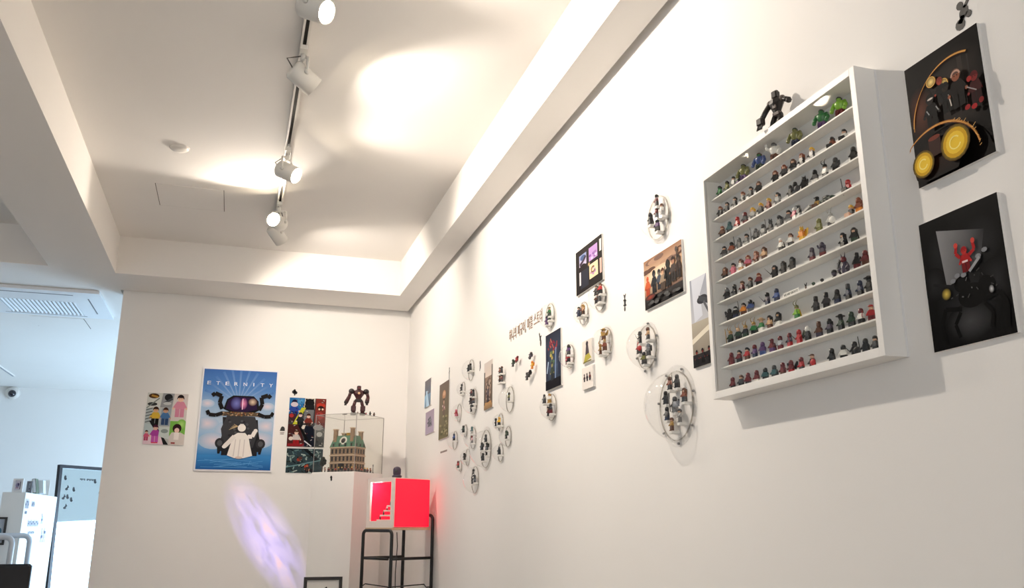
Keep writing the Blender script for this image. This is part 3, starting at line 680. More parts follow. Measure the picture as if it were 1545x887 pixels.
# ================================================================== mounted prints on the right wall
def wall_board(name, label, tl, tr, br, bl, t, art, group=None, w=None, h=None):
    """corner pixels -> upright rectangle on the right wall"""
    P = [on_x(*p, WALLX-t) for p in (tl, tr, br, bl)]
    ya = (P[0].y+P[3].y)/2; yb = (P[1].y+P[2].y)/2; za = (P[0].z+P[1].z)/2; zb = (P[2].z+P[3].z)/2
    W = w or ya-yb; H = h or za-zb
    return board(name, label, 'picture', wall_basis(ya, za), W, H, t, art, group)
rs = random.Random(11)
def art_rings(a):          # dark print with two glowing ring portals and small figures
    a.rect(0, 0, 1, 1, (14, 11, 10))
    a.glow(.62, .40, .5, .36, (58, 50, 46), (14, 11, 10)); a.glow(.16, .42, .2, .22, (92, 52, 36), (14, 11, 10))
    a.rect(.70, .16, .76, .46, (52, 46, 42)); a.rect(.82, .18, .84, .42, (46, 42, 40))
    for k in range(3): a.arc(.62, .56+.004*k, .58, .44-.004*k, 182+4*k, 292, .012-.003*k, [(190, 130, 62), (228, 176, 96), (160, 98, 40)][k], 22)
    for u, v in ((.36, .235), (.52, .31)): a.glow(u, v, .07, .045, (255, 226, 140), (120, 74, 20)); a.arc(u, v, .06, .04, 0, 360, .006, (250, 205, 110), 14)
    a.fig(.48, .44, .2, (18, 16, 16), (14, 12, 12), (150, 60, 46), (120, 50, 40))
    a.fig(.33, .60, .27, (12, 12, 13), (10, 10, 10), (30, 28, 28), (12, 12, 12)); a.ell(.335, .37, .04, .008, (210, 200, 190))
    for u in (.27, .40): a.line([(u, .45), (u+.03, .49)], .012, (150, 150, 150))
    a.fig(.55, .55, .24, (18, 18, 20), (12, 12, 12), (40, 34, 30), (20, 18, 18)); a.line([(.58, .42), (.60, .52)], .014, (200, 190, 180))
    a.fig(.70, .56, .30, (22, 17, 16), (16, 14, 14), (140, 84, 62), (96, 70, 60)); a.arc(.70, .31, .055, .035, 180, 360, .02, (190, 150, 130), 10)
    a.fig(.92, .60, .24, (60, 20, 22), (40, 14, 16), (120, 34, 34), (84, 22, 24))
    a.line([(.82, .45), (.93, .51)], .012, (150, 140, 140)); a.ell(.86, .40, .03, .022, (150, 40, 38)); a.ell(.80, .60, .035, .02, (140, 28, 30)); a.ell(.88, .62, .035, .02, (160, 30, 34)); a.ell(.97, .60, .03, .022, (120, 30, 30))
    a.glow(.34, .88, .32, .2, (40, 22, 14), (14, 11, 10))
    for k in range(3): a.arc(.36, .93+.004*k, .54, .33-.005*k, 205, 352, .014-.004*k, [(180, 118, 56), (222, 164, 86), (150, 92, 44)][k], 24)
    for i in range(16):
        t = math.radians(300+i*4); r = .54; u = .36+r*math.cos(t); v = .93+.33*math.sin(t)
        a.line([(u, v), (u+.05*rs.random(), v+.02-.05*rs.random())], .005, (236, 184, 110))
    a.rect(.28, .70, .44, .84, (52, 30, 24)); a.ell(.36, .70, .08, .018, (110, 48, 34))
    for u, v, r in ((.18, .86, .15), (.62, .82, .19)):
        a.glow(u, v, r, r*.72, (246, 214, 66), (70, 48, 16)); a.ell(u, v, r*.82, r*.6, (206, 160, 34), 18); a.ell(u, v, r*.62, r*.44, (236, 196, 58), 16); a.arc(u, v, r*.36, r*.25, 20, 320, .014, (250, 230, 130), 12)
wall_board('dark_print', 'large dark print with glowing golden rings, upper of two beside the case', (1362, 107), (1474, 36), (1503, 230), (1389, 282), .008, art_rings)
def art_spider(a):         # black print, a red figure riding a dark many-legged machine under a painted-in grey reflection
    a.rect(0, 0, 1, 1, (12, 12, 13))
    for u, v, r in ((.3, .3, .26), (.75, .3, .24), (.5, .7, .4), (.86, .6, .2), (.12, .5, .16)): a.glow(u, v, r, r*.8, (40, 40, 42), (13, 13, 14))
    a.poly([(.22, .10), (.27, .55), (.5, .50), (.72, .42), (.80, .22)], [(140, 140, 142), (120, 120, 122), (108, 108, 110), (74, 74, 76), (44, 44, 46)])  # reflection on the sheet, put into the print's colours
    a.glow(.5, .84, .3, .14, (66, 66, 68), (16, 16, 17))
    blk = (9, 9, 10)
    a.ell(.56, .66, .17, .09, blk); a.ell(.46, .56, .1, .06, blk); a.ell(.74, .62, .11, .07, blk); a.line([(.1, .5), (.36, .56)], .03, (30, 30, 32))
    for s, (x0, y0) in ((-1, (.42, .74)), (1, (.68, .72))):
        a.line([(x0, y0), (x0+s*.2, y0-.03), (x0+s*.27, y0+.07), (x0+s*.24, y0+.22)], .045, blk)
        a.line([(x0+s*.02, y0+.02), (x0+s*.1, y0+.10), (x0+s*.06, y0+.2)], .04, blk)
    for k in range(14):
        u = .3+.55*rs.random(); v = .48+.2*rs.random(); a.line([(u, v), (u+.08*(rs.random()-.5), v+.05*(rs.random()-.5))], .012, (50+int(50*rs.random()),)*3)
    for u, v in ((.36, .52), (.42, .49), (.50, .50), (.70, .40), (.78, .37)): a.ell(u, v, .035, .018, (132, 134, 138), 8)
    a.glow(.26, .60, .06, .045, (214, 186, 84), (40, 36, 26)); a.glow(.80, .66, .03, .03, (210, 210, 210), (24, 24, 25))
    red = (166, 34, 36)
    a.fig(.545, .485, .19, red, (110, 24, 28), (186, 48, 46), (150, 30, 34))
    a.line([(.49, .37), (.44, .33), (.46, .275)], .035, red); a.line([(.60, .37), (.67, .34), (.66, .28)], .035, red)
    a.ell(.455, .27, .025, .02, (200, 70, 60)); a.ell(.665, .275, .025, .02, (200, 70, 60)); a.rect(.51, .40, .58, .415, (230, 200, 200))
    a.line([(.58, .49), (.72, .41)], .03, (150, 152, 156))
wall_board('dark_print', 'black print of a red figure on a spidery machine, lower of two beside the case', (1385, 340), (1503, 291), (1537, 502), (1411, 531), .008, art_spider)
def art_grey(a):
    a.rect(0, 0, 1, .5, (150, 156, 170), (188, 190, 196)); a.rect(0, .5, 1, 1, (176, 168, 152), (120, 112, 104))
    a.poly([(.05, 0), (.5, 0), (.3, .2), (.35, .45), (.1, .5)], (206, 210, 220)); a.glow(.75, .1, .25, .1, (226, 228, 234), (158, 162, 174))
    a.ell(.36, .27, .16, .05, (50, 52, 58)); a.line([(.25, .24), (.55, .32)], .08, (64, 66, 72)); a.line([(.4, .3), (.6, .5)], .05, (90, 92, 98))
    a.ell(.92, .36, .1, .1, (30, 30, 32)); a.rect(.82, .3, 1, .48, (44, 44, 48)); a.poly([(0, .68), (1, .48), (1, .54), (0, .74)], (222, 214, 196))
    a.ell(.85, .58, .2, .1, (104, 128, 46)); a.ell(.95, .64, .2, .14, (28, 30, 28)); a.rect(.74, .64, 1, .84, (24, 24, 26))
    a.rect(0, .86, 1, 1, (36, 34, 36))
    for u in (.12, .3, .5, .68): a.fig(u, .97, .16, (40, 36, 40), (24, 24, 26), (120, 50, 46), (30, 26, 28))
P = on_x(1039.5, 425, WALLX-.006); P2 = on_x(1048, 555.6, WALLX-.006)
ya = (P.y+P2.y)/2
board('grey_print', 'pale grey print with a green head, tucked beside the display case', 'picture', wall_basis(ya, P.z), .21, P.z-P2.z, .006, art_grey)
def art_squad(a):
    a.rect(0, 0, 1, .45, (148, 108, 82), (226, 192, 160)); a.rect(0, .45, 1, .78, (226, 192, 160), (110, 84, 72)); a.rect(0, .78, 1, 1, (46, 42, 42), (22, 21, 22))
    for i in range(10):
        u = rs.random(); v = .05+.2*rs.random(); a.ell(u, v, .13, .05, [(92, 64, 52), (176, 140, 116), (120, 92, 80)][i % 3])
    a.glow(.45, .4, .4, .16, (252, 232, 206), (222, 186, 154))
    a.fig(.1, .74, .42, (200, 92, 52), (176, 70, 40), (206, 96, 60)); a.fig(.28, .74, .46, (34, 36, 42), (30, 30, 34), (60, 60, 66), (30, 30, 34))
    a.fig(.42, .72, .4, (70, 78, 92), (40, 44, 52), (120, 110, 104), (40, 40, 46)); a.fig(.52, .78, .44, (150, 132, 112), (80, 66, 56), (200, 160, 130), (80, 50, 36))
    a.fig(.66, .76, .52, (28, 28, 30), (24, 24, 26), (40, 38, 38), (24, 24, 26)); a.fig(.80, .72, .48, (70, 60, 56), (40, 36, 36), (176, 130, 104), (50, 36, 30)); a.fig(.93, .7, .44, (60, 44, 40), (36, 30, 30), (90, 70, 60), (30, 26, 26))
    a.line([(.9, .1), (.92, .66)], .02, (60, 50, 46)); a.ell(.9, .14, .03, .05, (80, 70, 66)); a.line([(.6, .35), (.6, .6)], .02, (40, 40, 44))
    for i in range(12): a.ell(rs.random(), .84+.12*rs.random(), .06, .03, (60+int(30*rs.random()),)*3)
    a.glow(.2, .8, .14, .06, (150, 60, 44), (44, 38, 38))
wall_board('group_print', 'landscape print of a line of toy figures under an orange sky', (971, 397), (1027, 360.5), (1032, 439), (974, 469), .008, art_squad)
def art_cards(a):
    a.rect(0, 0, 1, 1, (30, 26, 26)); a.glow(.3, .3, .3, .4, (50, 40, 38), (30, 26, 26))
    a.rect(.14, .14, .42, .40, (132, 146, 186), (196, 182, 206)); a.ell(.28, .22, .1, .06, (70, 90, 130)); a.line([(.16, .36), (.3, .3), (.4, .22)], .05, (58, 42, 60))
    a.ell(.28, .48, .14, .12, (34, 26, 28)); a.rect(.18, .52, .5, .92, (40, 42, 54)); a.rect(.14, .52, .20, .82, (212, 206, 210)); a.glow(.52, .47, .05, .05, (224, 190, 140), (60, 46, 40))
    a.rect(.52, .12, .84, .42, (178, 142, 196)); a.rect(.53, .50, .85, .82, (232, 204, 166))
    for i in range(9):
        u = .56+.24*rs.random(); v = .16+.22*rs.random(); a.ell(u, v, .04, .03, [(120, 80, 150), (226, 190, 226), (150, 110, 170)][i % 3], 8)
        u = .57+.24*rs.random(); v = .55+.22*rs.random(); a.ell(u, v, .035, .03, [(196, 150, 170), (250, 226, 190), (180, 140, 190)][i % 3], 8)
    a.arc(.68, .64, .07, .06, 0, 300, .02, (120, 90, 60)); a.rect(.93, .1, 1, .36, (226, 214, 206)); a.rect(.93, .52, 1, .84, (214, 172, 160))
wall_board('card_print', 'black print showing four pale picture cards, above the paired domes', (868, 383), (907, 352.6), (910, 420), (870.5, 447.7), .008, art_cards)
def art_tall(a):
    a.rect(0, 0, 1, .6, (40, 44, 58), (62, 74, 96)); a.rect(0, .6, 1, 1, (70, 84, 108), (26, 28, 38))
    for i in range(9): a.line([(.15+.7*rs.random(), .1+.25*rs.random()), (.15+.7*rs.random(), .1+.25*rs.random())], .05, [(150, 54, 58), (120, 44, 60), (170, 90, 80)][i % 3])
    for i in range(12): a.ell(.45+.2*(rs.random()-.5), .35+.4*rs.random(), .06, .03, [(120, 130, 70), (180, 160, 90), (84, 110, 84)][i % 3], 8)
    for u in (.1, .9): a.rect(u-.08, .3, u+.08, .8, (46, 52, 72))
    a.line([(.7, .3), (.66, .85)], .06, (120, 140, 176)); a.line([(.2, .5), (.1, .7)], .06, (170, 190, 214)); a.rect(0, .84, 1, 1, (18, 18, 26))
    a.fig(.45, .86, .34, (60, 70, 60), (40, 44, 50), (150, 140, 90), (60, 60, 60))
wall_board('tall_print', 'tall dark blue print with red scribbles between two domes', (822.6, 507.5), (845, 494.6), (847.4, 580), (824.7, 590), .008, art_tall)
def art_tower(a):
    a.rect(0, 0, 1, 1, (222, 214, 206), (206, 200, 190)); a.poly([(.4, .2), (.6, .2), (.72, .7), (.3, .7)], (72, 62, 70)); a.ell(.5, .16, .13, .1, (56, 50, 58)); a.poly([(.1, 1), (.9, .86), (.7, .62), (.3, .66)], (170, 160, 70)); a.rect(.1, .94, .9, 1, (120, 112, 60)); a.line([(.5, .05), (.5, .3)], .06, (60, 54, 60))
wall_board('small_print', 'small pale print of a dark figure on a yellow mound', (878, 515), (893, 510.5), (893.5, 543), (879.5, 549), .01, art_tower)
def art_trio(a):
    a.rect(0, 0, 1, 1, (226, 220, 214))
    for u, c in ((.22, (70, 52, 56)), (.48, (52, 48, 56)), (.74, (110, 60, 60))): a.fig(u, .66, .36, c, (48, 44, 48), (90, 70, 70), (50, 44, 46), 1.2)
wall_board('small_print', 'small white print of three tiny dark figures, below the yellow mound print', (877.4, 555.7), (894.5, 550), (895, 582.5), (879.5, 589), .01, art_trio)
def art_blue(a):
    a.rect(0, 0, 1, .55, (112, 106, 110), (104, 112, 126)); a.rect(0, .55, 1, 1, (120, 150, 178), (110, 116, 128)); a.poly([(.2, .4), (.4, .4), (.8, 1), (.3, 1)], (176, 204, 226)); a.ell(.5, .45, .1, .03, (170, 176, 190)); a.poly([(.0, .6), (.25, .5), (.1, 1), (0, 1)], (150, 190, 220))
wall_board('small_print', 'small grey blue print nearest the room corner, upper of two', (641, 576), (650, 570), (650, 611), (641, 615), .008, art_blue)
def art_lilac(a):
    a.rect(0, 0, 1, 1, (166, 150, 166), (176, 164, 186)); a.poly([(.3, .7), (.4, .3), (.6, .25), (.8, .7)], (110, 106, 118))
    for i in range(10): a.ell(.3+.45*rs.random(), .35+.35*rs.random(), .07, .05, [(136, 132, 140), (92, 90, 100)][i % 2], 8)
wall_board('small_print', 'small lilac print nearest the room corner, lower of two', (642, 622.4), (655, 617), (654.5, 650), (642, 657), .008, art_lilac)
def art_brown(a):
    a.rect(0, 0, 1, 1, (112, 98, 90), (118, 112, 84))
    a.ell(.5, .22, .18, .08, (186, 140, 110)); a.ell(.5, .2, .1, .04, (206, 170, 140)); a.fig(.5, .62, .34, (140, 112, 104), (110, 92, 86), (200, 160, 140), (90, 70, 60))
    for i in range(24): a.ell(.1+.8*rs.random(), .6+.35*rs.random(), .08, .02, [(146, 140, 104), (96, 96, 70), (166, 156, 124)][i % 3], 8)
    a.ell(.4, .42, .04, .02, (226, 200, 200)); a.ell(.6, .46, .04, .02, (220, 190, 190))
wall_board('narrow_print', 'tall olive brown print left of the dome cluster', (663, 581.5), (677.8, 572.5), (676.5, 657), (662, 665), .008, art_brown)
def art_gate(a):
    a.rect(0, 0, 1, .32, (206, 196, 190), (222, 206, 194)); a.rect(0, .32, 1, .85, (150, 128, 112), (122, 104, 92)); a.rect(0, .85, 1, 1, (196, 150, 96), (130, 110, 90)); a.rect(0, .2, .12, .9, (74, 68, 64)); a.rect(.9, .1, 1, .9, (80, 72, 66))
    for i in range(22): a.line([(.15+.7*rs.random(), .35+.5*rs.random()), (.15+.7*rs.random(), .35+.5*rs.random())], .07, [(86, 76, 76), (198, 176, 158), (110, 92, 84), (60, 54, 56)][i % 4])
    a.fig(.5, .86, .4, (100, 88, 92), (70, 62, 64), (190, 160, 140), (70, 60, 58))
wall_board('narrow_print', 'tall tan and grey print above the dome cluster', (731, 548), (743, 542.4), (743, 614), (730, 619.5), .008, art_gate)

# ================================================================== lettering and stickers on the right wall
KO = mat('brown_wall_lettering', (150, 126, 110), .6, noise=.03, scale=40)
p0 = on_x(768.6, 516.5); p1 = on_x(818.5, 494)
tm = text_mesh('wall_lettering', '하나의 피규어, 마블 스토리', .075, p0.y-p1.y, .001, .0); tm.materials.append(KO)
o = link('wall_lettering', tm, None, wall_basis(p0.y, p0.z+.004, .0012)); tag(o, 'brown Korean lettering on the right wall above the flying figures', 'lettering')
p = on_x(664.5, 684); p2 = on_x(674.5, 681)
o = MB().box(0, p.y-p2.y, 0, .012, 0, .001).build('caption_sticker', mat('grey_caption_ink', (150, 138, 132), .6, noise=.3, scale=160), None, wall_basis(p.y, p.z)); tag(o, 'tiny grey caption line on the right wall below the olive brown print', 'sticker')
def sticker(label, M, polys, name='silhouette_sticker'):
    b = MB()
    for q in polys: b.prism(q, 0, .0012)
    o = b.build(name, BLACKV, None, M); return tag(o, label, 'sticker')
def blob(cx, cy, rx, ry, n=10, rot=0):
    return [(cx+rx*math.cos(t)*math.cos(rot)-ry*math.sin(t)*math.sin(rot), cy+rx*math.cos(t)*math.sin(rot)+ry*math.sin(t)*math.cos(rot)) for t in [2*math.pi*i/n for i in range(n)]]
def seg(x0, y0, x1, y1, w):
    d = Vector((x1-x0, y1-y0)); n = Vector((-d.y, d.x)).normalized()*w/2
    return [(x0-n.x, y0-n.y), (x1-n.x, y1-n.y), (x1+n.x, y1+n.y), (x0+n.x, y0+n.y)]
p = on_x(1452, 24)
sticker('black sticker of a crouching figure with raised arm above the golden ring print', wall_basis(p.y, p.z) @ Matrix.Diagonal((1.3, 1.05, 1, 1)), [blob(-.002, .024, .007, .009), blob(.004, .006, .009, .014, 10, -.3), seg(.006, .014, .018, .030, .006), blob(.018, .032, .004, .004, 8), blob(-.006, -.016, .010, .012), seg(.002, 0, -.006, -.014, .010), blob(.013, -.004, .006, .008)])
p = on_x(943, 456)
sticker('small black creature sticker on the wall right of the paired domes', wall_basis(p.y, p.z), [blob(0, 0, .007, .018), blob(0, .022, .006, .007), seg(-.012, .010, .012, .004, .006), seg(-.013, -.010, .012, -.014, .006), blob(-.002, -.026, .006, .010), seg(.004, .024, .010, .032, .004), seg(-.004, .024, -.009, .032, .004)])
p = on_x(815, 511)
sticker('small dark leaping figure sticker left of the tall dark blue print', wall_basis(p.y, p.z), [seg(-.012, .03, .002, 0, .010), blob(.004, 0, .010, .014), blob(.010, -.022, .010, .018), seg(.010, .006, .020, .012, .006)])
p = on_x(678, 563.5)
sticker('thin black standing figure sticker above the olive brown print', wall_basis(p.y, p.z), [seg(0, -.04, 0, .03, .012), blob(0, .036, .008, .009), seg(-.012, .006, .012, .016, .008)])
p = on_x(724.5, 551)
sticker('small black sticker left of the tall tan and grey print', wall_basis(p.y, p.z), [blob(0, .016, .008, .012), blob(.004, -.006, .009, .018), seg(.002, -.01, -.008, -.034, .008)])

# small flying toy figures fixed to the wall
def flyer(label, px, py, to, le, hair, tilt, acc=''):
    p = on_x(px, py, WALLX-.02)
    M = T(p) @ RX(tilt) @ FACE_ROOM @ T(0, 0, -.022)
    return toy(label, M, to, le, to, hair, 'helmet', acc, 'flying toy figures on the wall', 'flying_toy_figure')
flyer('maroon flying toy figure on the wall, tilted head down to the left', 780, 541, 'r', 'm', 'm', .95, 'cape:m')
flyer('dark green upright flying toy figure left of the maroon flyer', 774, 547, 'D', 'd', 'D', .05, 'pack:D')
flyer('plum grey flying toy figure tilted above the yellow flyer', 800.5, 535.5, 'v', 'd', 'd', .8, 'pack:v')
flyer('yellow flying toy figure between the plum and black flyers', 803, 550, 'y', 'o', 'o', .1, 'pack:o')
flyer('black flying toy figure tilted below the yellow flyer', 799, 562.5, 'k', 'k', 'k', .8, 'pack:k')
flyer('slim dark grey upright flyer below the tilted black flyer', 795, 567, 'd', 'd', 'd', 0)

# ================================================================== clear display domes with figures on ledges
LEDGE = mat('white_ledge_plastic', (232, 230, 224), .4, coat=.15, noise=.01, scale=60)
FACTS = {}
def dome(label, short, xr, zt, zb, figs, depth=.93, rim=.84, screws=0, shell=True):
    """xr = right edge of the rim, zt and zb = its top and bottom in the photo; figs = (photo x, photo y of the feet, figure...)"""
    zm = (zt+zb)/2
    y0 = on_x(xr, zm).y
    for _ in range(6):
        R = (on_x(xr, zm).z)*0
        a = y_at(xr, WALLX, on_x(xr, zm).z)
        # radius from the rim's height at the depth of its centre
        yc = a+(FACTS.get(short, .08))
        px = CX+FPX*(_r.dot(Vector((WALLX, yc, on_x(xr, zm).z-EYE)))/_f.dot(Vector((WALLX, yc, on_x(xr, zm).z-EYE))))
        R = (on_x(px, zt).z-on_x(px, zb).z)/2
        FACTS[short] = R; zc = (on_x(px, zt).z+on_x(px, zb).z)/2
    yc = a+R
    root = thing('display_dome', label, 'display dome', wall_basis(yc, zc), 'clear display domes on the right wall')
    r = R*rim
    if shell:
        MB().lathe([(r, .001), (R, .001), (R, .003), (R-.001, .004), (r, .004), (r, .001)], 40, cap=False).build('flange', FLANGE, root)
        n = 12
        MB().lathe([(r*math.cos(math.pi/2*i/n), .004+r*depth*math.sin(math.pi/2*i/n)) for i in range(n)]+[(0, .004+r*depth)], 40, cap=False).build('dome_shell', DOMEM, root)
        MB().lathe([(r+.0015, .002), (r+.0015, .0065), (r-.0015, .0065), (r-.0015, .002)], 40, cap=False).build('seam_ring', acrylic('dome_seam', (228, 226, 222), 1.5, .05, .5), root)
        for k in range(screws):
            t = 2*math.pi*(k+.3)/screws
            MB().lathe([(.0045, 0), (.0045, .004), (.003, .006), (0, .006)], 10, T((R+r)/2*math.cos(t), (R+r)/2*math.sin(t), .003)).build('screw', PIN, root)
    led = MB().bbox(-.010, .010, -.0095, 0, 0, .030, .0008).mesh('ledge'); led.materials.append(LEDGE)
    for i, f in enumerate(figs):
        px, py, lab, to, le, sk, ha, hg = f[:8]; acc = f[8] if len(f) > 8 else ''; sc = f[9] if len(f) > 9 else 1.12
        off = .024
        p = on_x(px, py, WALLX-off)
        dy, dz = p.y-yc, p.z-zc
        lim = r*.86
        q = math.hypot(dy, dz)
        if q > lim and shell: p.y = yc+dy*lim/q; p.z = zc+dz*lim/q
        link('ledge', led, root, T(-(p.y-yc), p.z-zc, 0))
        toy('%s %s' % (lab, short), T(WALLX-off, p.y, p.z) @ FACE_ROOM @ RZ(rnd.uniform(-.3, .4)) @ Matrix.Scale(sc, 4), to, le, sk, ha, hg, acc, 'toy figures in the wall domes')
    return root
dome('clear dome with five figures on ledges, above the orange sky print', 'in the dome above the orange sky print', 1014, 290, 367,
     [(991, 311, 'maroon toy figure at the top', 'm', 'k', 'k', 'k', 'short'), (1003, 324, 'white toy figure on the right', 'w', 'l', 'f', 'B', 'short'),
      (981.5, 339, 'black toy figure on the left', 'k', 'd', 'm', 'k', 'hood', 'cape:k'), (991, 329, 'dark maroon toy figure in the middle', 'm', 'k', 'd', 'k', 'short'),
      (993, 351, 'purple toy figure at the bottom', 'p', 'k', 'd', 'k', 'helmet')])
dome('middle sized clear dome overlapped by the largest dome', 'in the dome overlapped by the largest dome', 995.5, 485, 563,
     [(978, 512, 'tan toy figure at the top', 't', 'd', 'f', 'B', 'helmet'), (966, 518, 'black toy figure upper left', 'k', 'k', 'd', 'k', 'helmet', 'sword:k'),
      (965, 534, 'red toy figure on the left', 'r', 'd', 'm', 'r', 'helmet', 'shield:r'), (979, 537, 'grey toy figure on the right', 'g', 'd', 'g', 'd', 'helmet', 'pack:d'),
      (973, 555, 'grey green toy figure at the bottom', 'O', 'd', 'g', 'd', 'helmet', 'blade:d')], screws=6)
dome('largest clear dome on the wall, left of the display case', 'in the largest dome', 1053, 550, 675,
     [(1011, 588, 'brown toy figure at the top left', 'R', 'k', 'm', 'B', 'helmet'), (1022, 585, 'dark toy figure with a stick at the top', 'd', 'k', 'd', 'k', 'helmet', 'rod:k'),
      (1033, 606, 'auburn toy figure on the right', 'R', 'd', 'f', 'B', 'long'), (1005, 610, 'black toy figure at the left edge', 'k', 'k', 'd', 'k', 'helmet', 'pack:d'),
      (1019, 622, 'tall grey toy figure with a shield in the middle', 'd', 'g', 'd', 'd', 'helmet', 'pack:d shield:g rod:d', 1.3), (1007, 634, 'dark toy figure with a round shield lower left', 'd', 'n', 'd', 'k', 'helmet', 'shield:g'),
      (1026, 637, 'white and grey toy figure on the lower right', 'l', 'g', 'f', 'd', 'short'), (1014, 650, 'gold brown toy figure at the bottom', 'a', 'B', 'f', 'B', 'short')], screws=7)
dome('clear dome touching the lower right corner of the card print', 'in the dome touching the card print', 917, 425, 472.5,
     [(906, 443, 'red toy figure in the upper row', 'r', 'k', 'f', 'B', 'short'), (900, 446, 'dark toy figure in the upper row', 'd', 'k', 'f', 'k', 'short'), (901, 458, 'brown toy figure in the lower row', 'B', 'k', 'f', 'k', 'short'), (908, 459, 'dark grey toy figure in the lower row', 'd', 'd', 'f', 'k', 'helmet')])
dome('small clear dome just left of and below the card print', 'in the small dome below the card print', 890, 452.7, 493,
     [(873.5, 478, 'navy toy figure on the left', 'n', 'n', 'f', 'k', 'short'), (880, 475, 'maroon toy figure in the middle', 'm', 'k', 'f', 'k', 'short'), (884.5, 477, 'tan toy figure on the right', 't', 'B', 'f', 'a', 'long')])
dome('clear dome at the end of the wall lettering, over the tall blue print', 'in the dome at the lettering end', 839, 455, 499,
     [(829, 477, 'green toy figure at the top', 'G', 'D', 'f', 'O', 'cap'), (825, 490, 'purple toy figure on the left', 'p', 'p', 'p', 'v', 'helmet'), (831, 486, 'dark toy figure on the right', 'd', 'D', 'f', 'k', 'short')])
dome('narrow clear dome right of the tall dark blue print', 'in the dome right of the tall blue print', 869, 517, 559,
     [(858, 535, 'purple toy figure upper', 'p', 'd', 'f', 'k', 'hood'), (857, 554, 'pink toy figure lower left', 'P', 'm', 'f', 'm', 'helmet'), (861, 553, 'red toy figure lower right', 'r', 'k', 'f', 'k', 'short')])
dome('clear dome with golden figures left of the large middle dome', 'in the dome of golden figures', 926.7, 490, 544,
     [(911, 513, 'broad golden toy figure at the top', 'a', 'B', 'f', 'a', 'hat', 'wings:a'), (906, 535, 'golden toy figure at the lower left', 'a', 'B', 'a', 'a', 'horns'), (914, 532, 'bronze toy figure at the lower right', 'R', 'B', 'a', 'a', 'spiky')])
dome('clear dome directly under the tall dark blue print', 'in the dome under the tall blue print', 842, 591, 638,
     [(829, 608, 'white and gold toy figure upper', 'w', 'a', 'f', 'a', 'short', 'cape:w'), (820, 607, 'thin black toy figure upper left', 'k', 'k', 'd', 'k', 'none'), (827, 628, 'maroon toy figure lower left', 'm', 'k', 'f', 'k', 'short'), (833, 627.5, 'black toy figure lower right', 'k', 'm', 'd', 'k', 'helmet')])
dome('clear dome with one olive figure right of the tan print', 'in the dome right of the tan print', 777.6, 580, 625.5,
     [(768, 604.5, 'olive toy figure', 'O', 'k', 'd', 'k', 'helmet')])
dome('topmost clear dome of the cluster, beside the tan print', 'in the topmost dome of the cluster', 716.8, 540, 577,
     [(707, 560.5, 'black toy figure on the left', 'k', 'k', 'd', 'k', 'helmet', 'pack:k'), (712, 559, 'dark grey toy figure on the right', 'd', 'k', 'd', 'k', 'helmet')])
dome('small clear dome between the olive brown print and the three-tier dome', 'in the small dome beside the three-tier dome', 703, 574.7, 600,
     [(695.5, 594, 'black toy figure on the left', 'k', 'k', 'd', 'k', 'helmet'), (699, 593, 'dark grey toy figure on the right', 'd', 'd', 'd', 'k', 'short')])
dome('clear three-tier dome under the topmost dome', 'in the three-tier dome', 721.8, 583, 629,
     [(711, 597.5, 'maroon toy figure on the top tier', 'm', 'k', 'f', 'k', 'short'), (715, 597, 'black toy figure on the top tier', 'k', 'k', 'd', 'k', 'helmet'), (710, 610, 'black toy figure on the middle tier', 'k', 'd', 'd', 'k', 'helmet', 'pack:k'), (715, 609, 'brown toy figure on the middle tier', 'B', 'k', 'f', 'k', 'short'), (711, 622, 'dark grey toy figure on the bottom tier', 'd', 'k', 'd', 'k', 'helmet'), (716, 621, 'black toy figure on the bottom tier', 'k', 'k', 'f', 'k', 'short')])
dome('clear dome overlapping the right edge of the olive brown print', 'in the dome overlapping the olive brown print', 697.6, 607.5, 639,
     [(688, 628, 'pale red toy figure', 'r', 'P', 'f', 'P', 'hood', 'cape:r')])
dome('clear dome with a yellow figure in the right of the cluster', 'in the upper right dome of the cluster', 761, 621.6, 653,
     [(748, 643, 'black toy figure', 'k', 'k', 'd', 'k', 'helmet'), (753, 641.5, 'yellow toy figure', 'y', 'k', 'f', 'y', 'short')])
dome('rightmost clear dome of the cluster with a dark green figure', 'in the rightmost dome of the cluster', 773.3, 640.5, 677,
     [(764, 662, 'dark green toy figure', 'D', 'k', 'd', 'D', 'helmet', 'pack:D')])
dome('small clear dome with a slim black figure, right of the tall dome', 'in the small dome right of the tall one', 761, 667, 699,
     [(754, 686.5, 'slim black toy figure', 'k', 'k', 'd', 'k', 'none')])
dome('tall clear dome crowded with black figures in the cluster', 'in the crowded tall dome', 743.5, 643.7, 711,
     [(733, 667, 'black toy figure at the top', 'k', 'k', 'd', 'k', 'helmet'), (727, 679, 'dark toy figure in the middle left', 'd', 'k', 'g', 'k', 'helmet', 'pack:d'), (737, 680, 'black toy figure in the middle right', 'k', 'd', 'd', 'k', 'helmet', 'pack:k'), (728.5, 695, 'black toy figure at the bottom left', 'k', 'k', 'd', 'k', 'short'), (738, 694, 'dark grey toy figure at the bottom right', 'd', 'k', 'd', 'k', 'helmet')])
dome('clear dome left of the crowded tall dome', 'in the dome left of the tall one', 720, 642, 680,
     [(712, 654.5, 'teal toy figure upper', 'c', 'l', 'l', 'c', 'helmet'), (713.5, 672.5, 'pink grey toy figure lower', 'P', 'd', 'd', 'm', 'helmet', 'blade:d')])
dome('smallest clear dome near the top left of the cluster', 'in the smallest dome', 706, 639, 661,
     [(699, 652.5, 'dark green toy figure', 'D', 'k', 'd', 'k', 'helmet')])
dome('leftmost clear dome of the cluster with a blue figure', 'in the leftmost dome of the cluster', 691.5, 648.4, 681,
     [(685, 664.5, 'blue toy figure', 'b', 'k', 'd', 'n', 'helmet', 'shield:b')])
